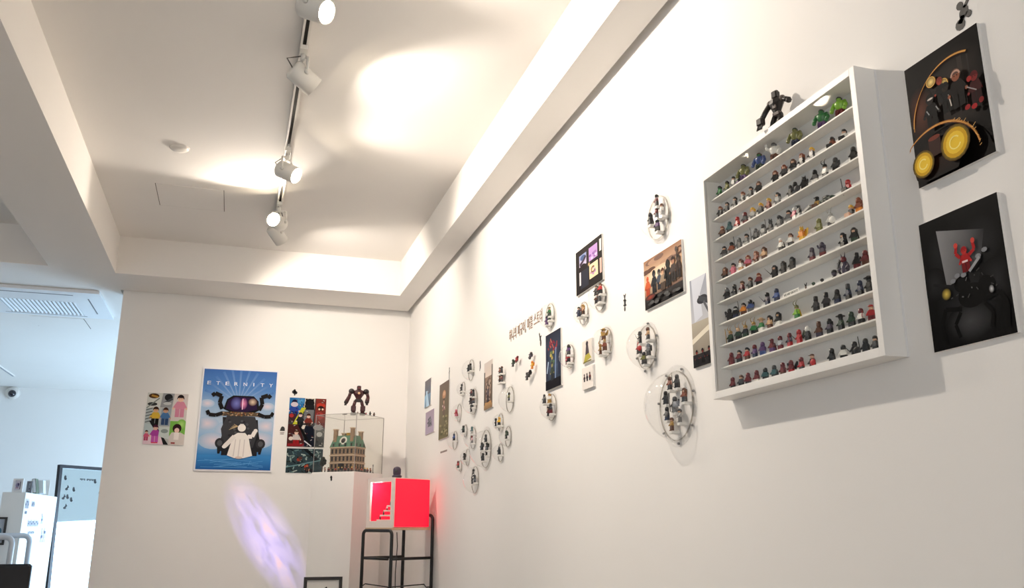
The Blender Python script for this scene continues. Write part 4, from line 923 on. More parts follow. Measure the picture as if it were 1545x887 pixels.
dome('clear dome in the lower left of the cluster with a black figure', 'in the lower left dome of the cluster', 710.5, 675, 705,
     [(700.5, 694, 'black toy figure', 'k', 'k', 'd', 'k', 'helmet', 'pack:k')])
dome('tiny clear dome at the bottom left of the cluster with a reddish figure', 'in the tiny bottom left dome', 698, 693, 713,
     [(691, 706, 'maroon toy figure', 'r', 'D', 'f', 'm', 'helmet')])
dome('lowest clear dome of the cluster, above the red box glow', 'in the lowest dome', 724, 700, 748,
     [(714.5, 719, 'dark grey toy figure upper', 'd', 'k', 'g', 'k', 'helmet', 'rod:g'), (712.5, 730, 'black toy figure lower left', 'k', 'k', 'd', 'k', 'helmet'), (717.5, 729, 'dark toy figure lower right', 'k', 'd', 'd', 'd', 'helmet')])
# two open ledges without a dome
for py, spec, nm in ((564, ((753.5, 'R', 'k', 'f', 'k', 'left'), (757.5, 'd', 'k', 'd', 'B', 'right')), 'upper'), (577, ((753, 'B', 'k', 'f', 'R', 'left'), (757.5, 'm', 'd', 'f', 'k', 'right')), 'lower')):
    p = on_x(755.5, py, WALLX-.02)
    o = MB().bbox(-.03, .03, -.0095, 0, 0, .032, .001).build('wall_ledge', LEDGE, None, wall_basis(p.y, p.z)); tag(o, 'short white open ledge right of the tan print, %s of two' % nm, 'ledge')
    for px, to, le, sk, ha, sd in spec:
        q = on_x(px, py, WALLX-.02)
        toy('%s toy figure at the %s of the %s open ledge' % (CNAME[to], sd, nm), T(WALLX-.02, min(max(q.y, p.y-.02), p.y+.02), p.z) @ FACE_ROOM, to, le, sk, ha, 'short', '', 'toy figures on the open ledges')

# ================================================================== back wall: prints, stickers, pedestal, light box
def back_board(name, label, tl, tr, br, bl, t, art, **k):
    P = [on_y(*p, BACKY-t) for p in (tl, tr, br, bl)]
    xa = (P[0].x+P[3].x)/2; xb = (P[1].x+P[2].x)/2; za = (P[0].z+P[1].z)/2; zb = (P[2].z+P[3].z)/2
    return board(name, label, 'picture', back_basis(xa, za, .0006), xb-xa, za-zb, t, art, **k)
def art_eternity(a):
    a.rect(0, 0, 1, 1, (234, 234, 238)); a.margin = .012
    sky = [(64, 106, 172), (84, 130, 190), (150, 178, 208), (178, 196, 216), (132, 176, 216), (62, 128, 190), (36, 86, 150)]
    vs = [0, .2, .38, .55, .72, .86, 1]
    for i in range(6): a.rect(0, vs[i], 1, vs[i+1], sky[i], sky[i+1])
    for k in range(11):
        t = math.radians(-160+k*14); c = (110+4*(k % 3)*5, 150, 204)
        a.poly([(.5, .34), (.5+.5*math.cos(t-.035), .34+.36*math.sin(t-.035)), (.5+.5*math.cos(t+.035), .34+.36*math.sin(t+.035))], [(150, 178, 214), (78, 122, 184), (78, 122, 184)])
    for u, v, r in ((.08, .35, .1), (.9, .36, .1), (.1, .55, .16), (.9, .56, .15), (.5, .62, .3), (.2, .72, .2), (.82, .7, .2)): a.glow(u, v, r, r*.42, (222, 206, 214), (160, 186, 212))
    a.rect(0, .86, 1, 1, (64, 134, 196), (40, 92, 156))
    for i in range(16): a.line([(rs.random(), .87+.11*rs.random()), (rs.random(), .87+.11*rs.random())][:1]+[(rs.random(), .9+.08*rs.random())], .006, (90, 152, 208))
    g, dk = (62, 62, 66), (38, 38, 42)
    a.poly([(.27, .82), (.32, .62), (.30, .48), (.78, .50), (.80, .62), (.86, .82)], dk)
    a.poly([(.29, .60), (.36, .46), (.74, .47), (.80, .60), (.74, .78), (.34, .78)], g)
    for s, x in ((-1, .29), (1, .84)):
        a.ell(x, .74, .065, .05, (50, 50, 54)); a.ell(x, .74, .035, .028, (84, 84, 88)); a.poly([(x-.03, .78), (x+.03, .78), (x+.01, .845), (x-.02, .845)], dk)
    a.rect(.32, .78, .42, .86, dk); a.rect(.70, .78, .80, .86, dk)
    a.poly([(.30, .40), (.34, .30), (.42, .26), (.70, .26), (.77, .31), (.79, .40), (.70, .44), (.40, .43)], (28, 28, 32))
    a.poly([(.33, .395), (.36, .31), (.44, .275), (.68, .275), (.74, .32), (.76, .395), (.6, .425), (.45, .42)], (44, 30, 62))
    a.glow(.47, .34, .08, .065, (116, 120, 190), (50, 40, 84)); a.glow(.57, .34, .05, .06, (226, 140, 180), (80, 36, 84)); a.glow(.69, .32, .06, .04, (220, 196, 170), (70, 44, 56)); a.rect(.55, .29, .56, .40, (250, 220, 240))
    a.rect(.28, .425, .80, .465, (96, 82, 66))
    for i in range(46): a.ell(.28+.52*rs.random(), .43+.035*rs.random(), .014, .008, [(150, 116, 80), (70, 62, 58), (176, 150, 120), (120, 70, 50)][i % 4], 6)
    hn = (34, 32, 32)
    for s in (-1, 1):
        c = .535
        a.line([(c+s*.25, .40), (c+s*.29, .34), (c+s*.27, .27), (c+s*.36, .245), (c+s*.40, .27)], .055, hn)
        a.line([(c+s*.24, .44), (c+s*.33, .465), (c+s*.42, .46), (c+s*.45, .42)], .05, hn)
    for i in range(24): a.ell(.38+.34*rs.random(), .50+.24*rs.random(), .02, .012, [(84, 84, 88), (48, 48, 52)][i % 2], 6)
    wt = (236, 230, 224)
    a.poly([(.40, .86), (.44, .74), (.47, .66), (.52, .635), (.62, .635), (.67, .67), (.70, .76), (.74, .86), (.62, .885), (.5, .885)], wt)
    a.line([(.48, .67), (.41, .73), (.36, .77)], .06, (228, 222, 216)); a.line([(.66, .67), (.72, .67), (.75, .62)], .055, wt); a.ell(.355, .775, .03, .018, wt); a.ell(.76, .61, .028, .02, wt)
    a.ell(.57, .585, .055, .038, wt); a.rect(.545, .545, .595, .56, (226, 220, 214))
    for x in (.5, .56, .62): a.line([(x, .70), (x-.01+.1*(x-.56), .87)], .012, (206, 198, 194))
    a.ell(.56, .88, .05, .012, (214, 196, 186))
    for k in range(5): a.line([(.52, .57), (.46-.015*k, .55+.014*k)], .006, (196, 170, 130))
    x = .075
    for ch, u in zip('ETERNITY', (.055, .175, .30, .42, .545, .68, .78, .90)):
        a.text(u, .125, .05 if ch != 'I' else .012, .035, ch, (236, 240, 246))
back_board('movie_poster', 'large blue poster titled ETERNITY with a horned dark helmet and white robed figure', (307.5, 554), (421.5, 559.5), (409, 712), (291, 710), .012, art_eternity, material=mat('white_poster_frame', (232, 232, 236), .4, noise=.01, scale=30))
def cell(a, pts, bgc, f=None):
    a.poly(pts, bgc)
    if f: a.fig(*f)
def art_collage(a):
    a.rect(0, 0, 1, 1, (190, 190, 186))
    cell(a, [(0, .32), (.33, .32), (.36, 0), (0, 0)], (206, 208, 202)); a.ell(.16, .06, .13, .05, (80, 56, 36)); a.line([(.1, .05), (.26, .08)], .05, (176, 130, 60)); a.ell(.14, .22, .12, .035, (56, 58, 58)); a.line([(0, .3), (.3, .1)], .03, (120, 126, 122))
    cell(a, [(.33, .28), (.62, .28), (.66, 0), (.38, 0)], (146, 148, 150)); a.ell(.52, .08, .1, .07, (40, 40, 44)); a.line([(.42, .2), (.62, .1)], .06, (70, 72, 76)); a.ell(.5, .2, .1, .03, (190, 192, 190))
    cell(a, [(.62, .54), (1, .54), (1, 0), (.66, 0)], (206, 198, 194), (.82, .46, .44, (206, 136, 156), (200, 130, 152), (226, 184, 160), (40, 32, 34)))
    cell(a, [(0, .62), (.32, .66), (.36, .3), (0, .3)], (176, 186, 186), (.24, .63, .36, (208, 172, 64), (28, 26, 26), (214, 170, 130), (60, 36, 26)))
    for k in range(5): a.line([(0, .34+.06*k), (.16, .30+.06*k)], .02, (70, 74, 76))
    cell(a, [(.34, .64), (.6, .64), (.62, .28), (.38, .3)], (150, 160, 168), (.48, .62, .34, (74, 112, 158), (50, 70, 104), (196, 150, 120), (60, 38, 30)))
    cell(a, [(0, 1), (.5, 1), (.34, .64), (0, .6)], (182, 196, 198)); a.poly([(.1, .55), (.2, .55), (.62, 1), (.5, 1)], (34, 34, 36))
    cell(a, [(.0, 1), (.5, 1), (.42, .84), (0, .82)], (224, 196, 206)); a.fig(.28, .96, .34, (162, 66, 148), (190, 90, 168), (226, 178, 160), (70, 30, 50)); a.fig(.07, .93, .2, (200, 90, 120), (170, 70, 100), (216, 170, 150), (60, 30, 40)); a.rect(.2, .955, .36, .975, (206, 60, 80))
    cell(a, [(.36, .84), (.62, .9), (.62, .66), (.38, .66)], (196, 204, 200)); a.ell(.5, .74, .09, .04, (130, 140, 138))
    cell(a, [(.62, 1), (1, 1), (1, .54), (.62, .54)], (120, 176, 78)); a.glow(.9, .6, .12, .1, (176, 214, 120), (120, 176, 78)); a.ell(.8, .68, .11, .09, (50, 30, 34)); a.ell(.8, .72, .06, .05, (226, 190, 176)); a.poly([(.62, 1), (1, 1), (1, .8), (.9, .76), (.68, .76), (.62, .84)], (206, 196, 190)); a.rect(.74, .76, .86, .9, (230, 222, 216)); a.rect(.68, .95, .78, .98, (150, 60, 60))
back_board('collage_print', 'white edged collage of pastel toy figures left of the blue poster', (224.5, 592), (285.5, 595), (276, 671.5), (213.5, 670), .004, art_collage)
def art_comic(a):
    a.rect(0, 0, 1, 1, (60, 60, 62))
    cell(a, [(0, .4), (.36, .3), (.4, 0), (0, 0)], (40, 106, 164)); a.glow(.3, .06, .16, .08, (90, 160, 206), (40, 106, 164)); a.fig(.14, .42, .38, (44, 70, 150), (30, 40, 100), (206, 176, 170), (24, 30, 60)); a.ell(.14, .14, .1, .05, (200, 190, 200))
    a.rect(.0, .33, .2, .5, (64, 40, 44)); a.ell(.08, .37, .06, .04, (170, 50, 50))
    cell(a, [(.4, .24), (.68, .24), (.7, 0), (.42, 0)], (206, 200, 190)); a.ell(.55, .1, .13, .09, (26, 26, 28)); a.ell(.46, .03, .03, .02, (24, 24, 24)); a.ell(.64, .03, .03, .02, (24, 24, 24)); a.rect(.42, .14, .68, .24, (30, 30, 34))
    cell(a, [(.12, .55), (.24, .55), (.46, .2), (.34, .2)], (188, 190, 52))
    cell(a, [(.4, .5), (.66, .5), (.68, .24), (.42, .24)], (110, 112, 116))
    cell(a, [(.7, .6), (1, .6), (1, 0), (.72, 0)], (120, 50, 44)); a.ell(.86, .14, .12, .05, (184, 60, 46)); a.ell(.86, .2, .09, .05, (40, 26, 26)); a.ell(.82, .22, .03, .02, (226, 196, 170)); a.ell(.91, .22, .03, .02, (226, 196, 170)); a.ell(.84, .36, .12, .08, (160, 60, 54)); a.rect(.75, .5, 1, .6, (96, 36, 36))
    a.fig(.32, .6, .3, (40, 42, 46), (30, 30, 34), (220, 190, 180), (50, 46, 50)); a.fig(.54, .62, .3, (120, 48, 40), (60, 40, 36), (222, 186, 170), (60, 34, 26))
    cell(a, [(0, 1), (.5, 1), (.3, .55), (0, .55)], (70, 34, 34)); a.fig(.24, .98, .32, (196, 186, 184), (150, 30, 36), (226, 190, 170), (70, 46, 36)); a.ell(.1, .84, .06, .04, (214, 200, 190)); a.rect(.02, .94, .5, 1, (140, 34, 40))
    cell(a, [(.34, .64), (.44, .64), (.48, .56), (.4, .56)], (214, 206, 196)); a.rect(.46, .58, .72, 1, (22, 26, 38)); a.poly([(.26, .56), (.32, .56), (.7, 1), (.6, 1)], (18, 18, 20)); a.line([(.46, .88), (.66, .99)], .03, (206, 206, 210))
    cell(a, [(.74, 1), (1, 1), (1, .62), (.7, .5), (.7, .56)], (96, 98, 98)); a.ell(.82, .6, .14, .06, (150, 150, 150)); a.ell(.86, .74, .08, .05, (176, 176, 174)); a.rect(.76, .8, .98, 1, (62, 64, 64)); a.rect(.86, .96, .94, .97, (220, 220, 216))
_ac = art_comic
def art_comic(a):
    _ac(a)
    for i in range(70):
        u, v = rs.random(), rs.random(); t = rs.random()*3.1
        a.line([(u, v), (u+.05*math.cos(t), v+.03*math.sin(t))], .014, [(30, 30, 34), (170, 160, 150), (90, 40, 40), (70, 76, 90), (206, 196, 186)][i % 5])
back_board('collage_print', 'dark comic collage of toy figures, upper print behind the acrylic box', (437, 600), (493, 601.5), (488, 674), (432.5, 674), .004, art_comic)
def art_battle(a):
    a.rect(0, 0, 1, 1, (52, 68, 74))
    for i in range(90):
        u, v = rs.random(), rs.random(); t = rs.random()*3.1; L = .12
        a.line([(u, v), (min(1, u+L*math.cos(t)), min(1, v+L*math.sin(t)))], .03, [(96, 124, 124), (30, 36, 42), (140, 164, 160), (58, 82, 92), (44, 52, 50), (170, 184, 178)][i % 6])
    a.poly([(.42, 0), (.56, 0), (.86, .4), (.8, .46)], (26, 30, 34)); a.line([(0, .78), (.98, .46)], .03, (110, 146, 150))
    for u, v, c in ((.34, .46, (150, 64, 50)), (.56, .74, (190, 70, 46)), (.6, .86, (206, 150, 120)), (.38, .4, (90, 60, 56)), (.7, .9, (40, 40, 44))): a.ell(u, v, .06, .07, c, 8)
    a.fig(.58, .98, .34, (60, 52, 52), (36, 34, 38), (200, 120, 90), (150, 60, 40))
back_board('collage_print', 'teal battle scene print, lower print behind the acrylic box', (433, 676.5), (487.5, 677), (485.5, 713.5), (430.5, 713.5), .004, art_battle)
p = on_y(444.5, 592)
sticker('small black spade shaped sticker above the comic collage', back_basis(p.x, p.z), [blob(-.004, .004, .018, .016), blob(.008, -.002, .016, .014), blob(0, .016, .009, .012), seg(0, -.004, .002, -.026, .010)])
p = on_y(426, 647.5)
sticker('small black hooded sticker between the blue poster and comic collage', back_basis(p.x, p.z), [[(-.02, -.014), (.02, -.014), (.02, .006), (.012, .02), (-.002, .024), (-.012, .014)]])
o = MB().box(-.018, .018, -.028, -.024, 0, .001).box(-.016, .016, -.036, -.032, 0, .001).box(-.016, .014, -.044, -.040, 0, .001).build('caption_sticker', mat('grey_caption_ink', (150, 138, 132), .6), None, back_basis(p.x, p.z))
tag(o, 'three tiny grey caption lines below the black hooded sticker', 'sticker')

# tall white pedestal turned in the corner, acrylic box on it
PC = on_y(534.5, 711, 6.80); PT = PC.z; PA = math.radians(42); PS = .397
Mp = T(PC.x, PC.y, 0) @ RZ(PA)              # local x runs right and away, local y runs left and away
# local axes: x -> (cos, sin); choose so that the near corner is the origin
ex = Vector((math.sin(PA), math.cos(PA), 0)); ey = Vector((-math.cos(PA), math.sin(PA), 0))
Mp = basis((PC.x, PC.y, 0), ex, ey, (0, 0, 1))
ped = MB().bbox(0, PS, 0, PS, 0, PT, .0015, Mp).build('pedestal', WHITE_BOARD); tag(ped, 'tall white square pedestal standing cornerwise by the back wall', 'pedestal')
MB().bbox(.004, PS-.004, .004, PS-.004, PT, PT+.0008, .0003, Mp).build('top_plate', WHITE_BOARD, ped)
q = on_y(500, 718.5, 6.8); q = Mp.inverted() @ Vector((q.x, q.y, q.z))
Mst = Mp @ basis((0, .21, PT-.045), (0, -1, 0), (0, 0, 1), (-1, 0, 0))
sticker('small black figure sticker on the upper front of the pedestal', Mst, [blob(0, .004, .009, .013), blob(.002, -.012, .008, .012), seg(-.010, .006, .010, .000, .008)])
AT = on_y(536, 622.5, 6.80).z
Ma = Mp @ T(.006, .006, PT+.001)
S = PS-.012; Hh = AT-PT
ab = thing('acrylic_box', 'tall clear acrylic box over the green roofed model building', 'display box', Ma)
for (x0, x1, y0, y1) in ((0, .003, 0, S), (S-.003, S, 0, S), (.003, S-.003, 0, .003), (.003, S-.003, S-.003, S)): MB().box(x0, x1, y0, y1, 0, Hh-.003).build('side_panel', CLEAR, ab)
MB().box(0, S, 0, S, Hh-.003, Hh).build('top_panel', CLEAR, ab)
EDGE = mat('grey_acrylic_edge', (150, 146, 142), .3, noise=.03, scale=60)
for (x, y) in ((0, 0), (S, 0), (0, S), (S, S)): MB().cbox((x, y, Hh/2), (.004, .004, Hh)).build('edge_bead', EDGE, ab)
for (x0, x1, y0, y1) in ((0, S, -.002, .002), (0, S, S-.002, S+.002), (-.002, .002, 0, S), (S-.002, S+.002, 0, S)): MB().box(x0, x1, y0, y1, Hh-.002, Hh+.001).build('edge_bead', EDGE, ab)

# model building in the box
TAN = mat('tan_building_bricks', (150, 126, 102), .5, noise=.12, scale=70, bump=.2, bscale=200)
GRN = mat('sand_green_roof', (86, 122, 100), .5, noise=.1, scale=80, bump=.15, bscale=160)
DKW = mat('dark_window', (44, 40, 40), .3, noise=.1, scale=60)
bd = thing('model_building', 'toy brick mansion with tan walls and green mansard roof in the acrylic box', 'model building', Mp @ T(.055, .045, PT+.001))
bw, bl, z1, z2, z3 = .175, .25, .195, .285, .30
MB().bbox(0, bw, 0, bl, 0, .016, .002).build('base', mat('grey_pavement', (120, 112, 104), .7, noise=.1, scale=60), bd)
MB().bbox(.012, bw-.012, .012, bl-.012, .016, z1, .002).build('wall', TAN, bd)
for z in (.072, .130, z1-.004): MB().bbox(.007, bw-.007, .007, bl-.007, z-.004, z+.004, .001).build('cornice', mat('pale_stone_cornice', (200, 178, 152), .5, noise=.06, scale=50), bd)
vs = []
for (i, z) in ((.008, z1), (.034, z2), (.05, z2+.001)): vs += [(i, i, z), (bw-i, i, z), (bw-i, bl-i, z), (i, bl-i, z)]
MB().add(vs, [(k*4+j, k*4+(j+1) % 4, k*4+4+(j+1) % 4, k*4+4+j) for k in range(2) for j in range(4)]+[(8, 9, 10, 11), (3, 2, 1, 0)]).build('roof', GRN, bd)
b = MB()
for z in (.028, .086, .144):
    for k in range(6): b.box(.0105, .0125, .028+k*.036, .028+k*.036+.016, z, z+.034)
    for k in range(4): b.box(.026+k*.036, .026+k*.036+.016, .0105, .0125, z, z+.034)
tag(b.build('windows', DKW, bd), kind='stuff')
for k in range(4):
    dm = MB().bbox(.006, .028, .026+k*.056, .026+k*.056+.022, z1, z1+.032, .001).build('dormer', GRN, bd); MB().box(.0045, .0065, .030+k*.056, .030+k*.056+.014, z1+.004, z1+.026).build('dormer_window', DKW, dm)
for k in range(3):
    dm = MB().bbox(.022+k*.05, .022+k*.05+.022, .006, .028, z1, z1+.032, .001).build('dormer', GRN, bd); MB().box(.026+k*.05, .026+k*.05+.014, .0045, .0065, z1+.004, z1+.026).build('dormer_window', DKW, dm)
Mr = T(.026, .125, .243) @ RY(-math.pi/2+.28)
rw = MB().lathe([(.020, 0), (.020, .006), (.034, .006), (.034, 0)], 20, Mr, cap=False).build('round_window', mat('pale_window_ring', (206, 202, 192), .5, noise=.03, scale=60), bd)
MB().lathe([(.020, .002), (.020, .004), (0, .004)], 20, Mr).build('glass', DKW, rw)
for (x, y, h) in ((.03, bl-.045, .05), (.03, .045, .058), (bw-.04, .04, .036), (bw-.04, bl-.05, .03)):
    ch = MB().bbox(x-.014, x+.014, y-.014, y+.014, z2-.05, z2+h, .002).build('chimney', TAN, bd); MB().bbox(x-.018, x+.018, y-.018, y+.018, z2+h-.006, z2+h+.002, .001).build('chimney_cap', mat('pale_stone_cornice', (200, 178, 152)), ch)
MB().bbox(.05, .07, .09, .12, z2, z2+.022, .002).build('roof_crest', plastic('a'), bd)
dr = MB().bbox(-.004, .012, .105, .147, .016, .066, .002).build('porch', DKW, bd)
# tree, lamp post and the crowd in front of the building
Mb = lambda x, y: Mp @ T(x, y, PT+.0012)
tr_ = thing('toy_tree', 'small dark toy tree at the left corner of the model building', 'toy tree', Mb(.045, .335))
MB().tube([(0, 0, 0), (.003, 0, .035), (0, .002, .06)], .004, 6).build('trunk', plastic('B'), tr_)
b = MB()
for k in range(9): b.ball((.018*math.cos(k*2.4)*(k % 3)/2, .018*math.sin(k*2.4)*(k % 3)/2, .06+.006*k), .016, 7)
tag(b.build('crown', mat('dark_toy_leaves', (40, 40, 34), .6, noise=.2, scale=90), tr_), kind='stuff')
lp = thing('toy_lamp_post', 'thin black toy lamp post right of the model building', 'toy', Mb(.30, .03))
MB().lathe([(.008, 0), (.008, .004), (.003, .008), (.002, .06), (0, .06)], 8).build('post', plastic('k'), lp); MB().cyl((-.010, 0, .056), (.010, 0, .056), .0016, n=6).build('crossbar', plastic('k'), lp); MB().ball((0, 0, .064), .005, 8).build('lantern', plastic('d'), lp)
CR = [(.022, .29, 'R', 'left end'), (.020, .255, 'm', 'second from the left'), (.022, .22, 'D', 'third from the left'), (.02, .19, 'r', 'fourth from the left'), (.022, .16, 'B', 'fifth from the left'), (.02, .13, 'k', 'left of the porch middle'), (.022, .10, 'm', 'right of the porch'), (.02, .07, 'd', 'near the front corner, left'), (.022, .04, 'R', 'at the front corner, left'),
      (.05, .022, 'm', 'at the front corner, right'), (.09, .02, 'B', 'first on the right side'), (.13, .022, 'r', 'second on the right side'), (.17, .02, 'd', 'third on the right side'), (.21, .022, 'm', 'fourth on the right side'), (.25, .02, 'R', 'last on the right side')]
for x, y, c, wd_ in CR:
    toy('tiny %s toy figure before the mansion, %s' % (CNAME[c], wd_), Mb(x, y) @ RZ(rs.uniform(-1, 1)) @ Matrix.Scale(.95, 4), c, 'd', 'f', rs.choice('kBRy'), 'short', '', 'toy crowd around the model building')

# robot on the acrylic box
PLUM = mat('dark_plum_robot_plastic', (60, 24, 28), .4, noise=.12, scale=60); DARK = mat('black_robot_plastic', (30, 20, 22), .4, noise=.1, scale=60)
BT = PT+.001+Hh+.0012
rp = on_y(540, 621, 6.98)
rb = thing('toy_robot', 'dark plum toy robot standing on top of the acrylic box', 'toy robot', T(rp.x, 6.98, BT) @ RZ(-.05) @ Matrix.Scale(1.0, 4))
for s in (-1, 1):
    lg = MB().bbox(-.022, .022, -.03, .022, 0, .018, .003, T(s*.036, 0, 0)).build('foot', DARK, rb)
    b = MB(); b.tube([(s*.036, 0, .015), (s*.037, -.006, .055)], .016, 8); b.bbox(-.019, .019, -.02, .016, .03, .075, .005, T(s*.037, 0, 0)); b.tube([(s*.036, 0, .07), (s*.024, 0, .115)], .013, 8); b.build('leg', PLUM, rb)
b = MB(); b.bbox(-.03, .03, -.018, .018, .105, .128, .005); b.build('hip', DARK, rb)
b = MB(); b.lathe([(.018, .122), (.024, .14), (.044, .172), (.042, .195), (.018, .204)], 8, Matrix.Diagonal((1, .62, 1, 1)), False); b.build('torso', PLUM, rb)
MB().lathe([(.010, -.03), (.010, -.034), (0, -.034)], 12, T(0, -.03, .172) @ RX(math.pi/2) @ T(0, 0, .03)).build('chest_lamp', plastic('t'), rb)
for s in (-1, 1):
    MB().ball((s*.058, 0, .19), .024, 10, None, (1, .9, .95)).build('shoulder', DARK, rb)
    e = (s*.075, -.004, .145); h_ = (s*.066, -.02, .105) if s > 0 else (-.098, -.02, .098)
    MB().tube([(s*.064, 0, .185), e], .013, 8).build('upper_arm', PLUM, rb)
    fa = MB().tube([e, h_], .015, 8, None, False, .017).build('forearm', PLUM, rb)
    b = MB(); b.ball(h_, .017, 8)
    for k in (-1, 0, 1): b.cyl(h_, (h_[0]+.007*k+(-.006 if s < 0 else 0), h_[1]-.012, h_[2]-.026), .005, .003, 6)
    b.build('hand', DARK, rb)
MB().bbox(-.016, .016, -.017, .015, .2, .236, .005).build('head', PLUM, rb); MB().box(-.011, .011, -.0185, -.016, .215, .222).build('visor', plastic('m'), rb)
for k, (x, y, c, lab) in enumerate(((-.155, .0, 'k', 'lying black toy figure at the left end of the acrylic box top'), (-.055, -.07, 'l', 'tiny light grey toy figure left of the robot'), (-.012, -.085, 'R', 'tiny auburn toy figure in front of the robot'), (.06, -.04, 'r', 'tiny red toy figure right of the robot'), (.095, -.02, 'k', 'tiny black toy figure on the right of the acrylic box top'), (.135, .035, 'B', 'tiny brown toy figure at the right end of the acrylic box top'))):
    if k == 0:
        M = T(rp.x+x+.07, 6.98+y, BT+.004) @ RZ(1.2) @ RX(-math.pi/2) @ Matrix.Scale(.9, 4)
    else: M = T(rp.x+x, 6.98+y, BT) @ RZ(rs.uniform(-.5, .5)) @ Matrix.Scale([.5, .45, .5, .8, .8][k-1], 4)
    toy(lab, M, c, 'k', 'f', 'k', 'helmet', '', 'toy figures on the acrylic box')

# light box with red sides on a black tube rack
RC = on_y(593, 796, 6.10); RT = on_y(594, 720, 6.10).z
RA = math.radians(60); s1, s2 = .29, .33
rx = Vector((math.sin(RA), math.cos(RA), 0)); ry = Vector((-math.cos(RA), math.sin(RA), 0))
Mr0 = basis((RC.x, RC.y, RC.z), rx, ry, (0, 0, 1)); RH = RT-RC.z
lb = thing('light_box', 'glowing red light box with a white framed window on the black rack', 'light box', Mr0)
REDGLOW = mat('lit_red_acrylic', (214, 22, 48), .3, emit=(255, 24, 58), es=.62)
WFR = mat('white_box_frame', (236, 222, 214), .45, noise=.01, scale=30)
MB().bbox(0, s2, .012, s1, 0, .012, .001).build('bottom_panel', WFR, lb); MB().bbox(0, s2, .012, s1, RH-.008, RH, .001).build('top_panel', WFR, lb)
MB().box(.012, s2, .002, .010, .006, RH-.006).build('side_panel', REDGLOW, lb)
MB().box(.012, s2, s1-.010, s1-.002, .012, RH-.008).build('side_panel', REDGLOW, lb)
MB().box(s2-.008, s2, .010, s1-.010, .012, RH-.008).build('back_panel', mat('red_back_panel', (200, 30, 44), .5, noise=.03, scale=20, emit=(255, 18, 48), es=.35), lb)
fw = .036
MB().box(-.006, .008, 0, s1, 0, fw+.008).build('frame_rail', WFR, lb); MB().box(-.006, .008, 0, s1, RH-fw*.8, RH).build('frame_rail', WFR, lb)
MB().box(-.006, .008, 0, fw*.8, fw+.008, RH-fw*.8).build('frame_stile', WFR, lb); MB().box(-.006, .008, s1-fw, s1, fw+.008, RH-fw*.8).build('frame_stile', WFR, lb)
MB().box(-.001, .001, fw*.8, s1-fw, fw+.008, RH-fw*.8).build('window_pane', CLEAR, lb)
for k in range(6):
    MB().bbox(.014, .16-.018*k, .014, .235-.036*k, .012+.032*k, .022+.032*k, .001).build('step', WFR, lb)
for k, (c, wd_) in enumerate((('k', 'lowest'), ('d', 'second'), ('g', 'third'), ('w', 'fourth'), ('k', 'highest'))):
    toy('small %s toy figure on the %s step inside the red light box' % (CNAME[c], wd_), Mr0 @ T(.03, .215-.036*k, .0225+.032*k) @ RZ(-math.pi/2) @ Matrix.Scale(.75, 4), c, 'k', 'f', c, 'helmet', '', 'toy figures inside the red light box')
lt = bpy.data.lights.new('light_box_strip', 'POINT'); lt.energy = 1.2; lt.shadow_soft_size = .02; lt.color = (1, .95, .95)
lo = bpy.data.objects.new('light_box_strip', lt); COL.objects.link(lo); lo.parent = lb; lo.location = (.03, .2, RH-.05)
bp_ = Mr0 @ Vector((.06, .05, RH+.0005))
bu = thing('toy_bust', 'purple grey hooded toy bust on top of the red light box', 'toy', T(bp_) @ RZ(-.4))
MB().lathe([(.032, 0), (.036, .012), (.024, .022)], 12).build('shoulders', plastic('v'), bu)
MB().lathe([(.024, .016), (.028, .03), (.028, .058), (.022, .07), (.012, .076), (0, .078)], 14).build('hood', mat('plum_hood', (72, 60, 78), .5, noise=.08, scale=40), bu)
MB().ball((0, -.019, .044), .013, 10).build('face', plastic('d'), bu)
# rack: two tube hoops, rails and a wooden shelf; the rear hoop rises above the shelf
wx = s1+.012; dx = s2+.012
Mk = Mr0 @ T(-.006, -.008, 0); SZ = RC.z
rk = thing('tube_rack', 'black tube rack with a wooden shelf carrying the red light box', 'rack', Mk @ T(0, 0, -SZ))
def hoop(x, top, y0, y1, r=.03, n=5):
    pts = [(x, y0, 0), (x, y0, top-r)]
    for i in range(1, n): t = math.pi/2*i/n; pts.append((x, y0+r-r*math.cos(t), top-r+r*math.sin(t)))
    pts += [(x, y0+r, top), (x, y1-r, top)]
    for i in range(1, n): t = math.pi/2*i/n; pts.append((x, y1-r+r*math.sin(t), top-r+r*math.cos(t)))
    pts += [(x, y1, top-r), (x, y1, 0)]
    return pts
MB().bbox(-.004, dx+.004, 0, wx, SZ-.016, SZ-.001, .002).build('shelf', mat('pale_wood_shelf', (206, 176, 142), .5, noise=.1, scale=14), rk)
MB().tube(hoop(-.012, SZ-.02, -.004, wx+.004), .0115, 10).build('front_hoop', BLACK_MET, rk)
MB().tube(hoop(dx+.017, SZ+.085, -.004, wx+.004), .0115, 10).build('rear_hoop', BLACK_MET, rk)
MB().tube([(-.012, .03, SZ-.205), (-.012, wx-.03, SZ-.205)], .010, 8).build('front_rail', BLACK_MET, rk)
MB().tube([(-.012, -.004, SZ-.205), (dx+.017, -.004, SZ-.205)], .010, 8).build('side_rail', BLACK_MET, rk)
MB().tube([(-.012, wx+.004, SZ-.205), (dx+.017, wx+.004, SZ-.205)], .010, 8).build('side_rail', BLACK_MET, rk)
MB().tube([(-.012, 0, SZ-.40), (-.012, .02, SZ-.385), (-.012, wx-.04, SZ-.375), (-.012, wx, SZ-.395)], .004, 6).build('shelf_wire', BLACK_MET, rk)
MB().tube([(0, -.004, SZ-.385), (dx-.05, -.004, SZ-.38), (dx-.03, -.004, SZ-.40), (dx+.017, -.004, SZ-.40)], .004, 6).build('shelf_wire', BLACK_MET, rk)
MB().bbox(-.004, dx+.004, 0, wx, SZ-.79, SZ-.775, .002).build('shelf', mat('pale_wood_shelf', (206, 176, 142)), rk)
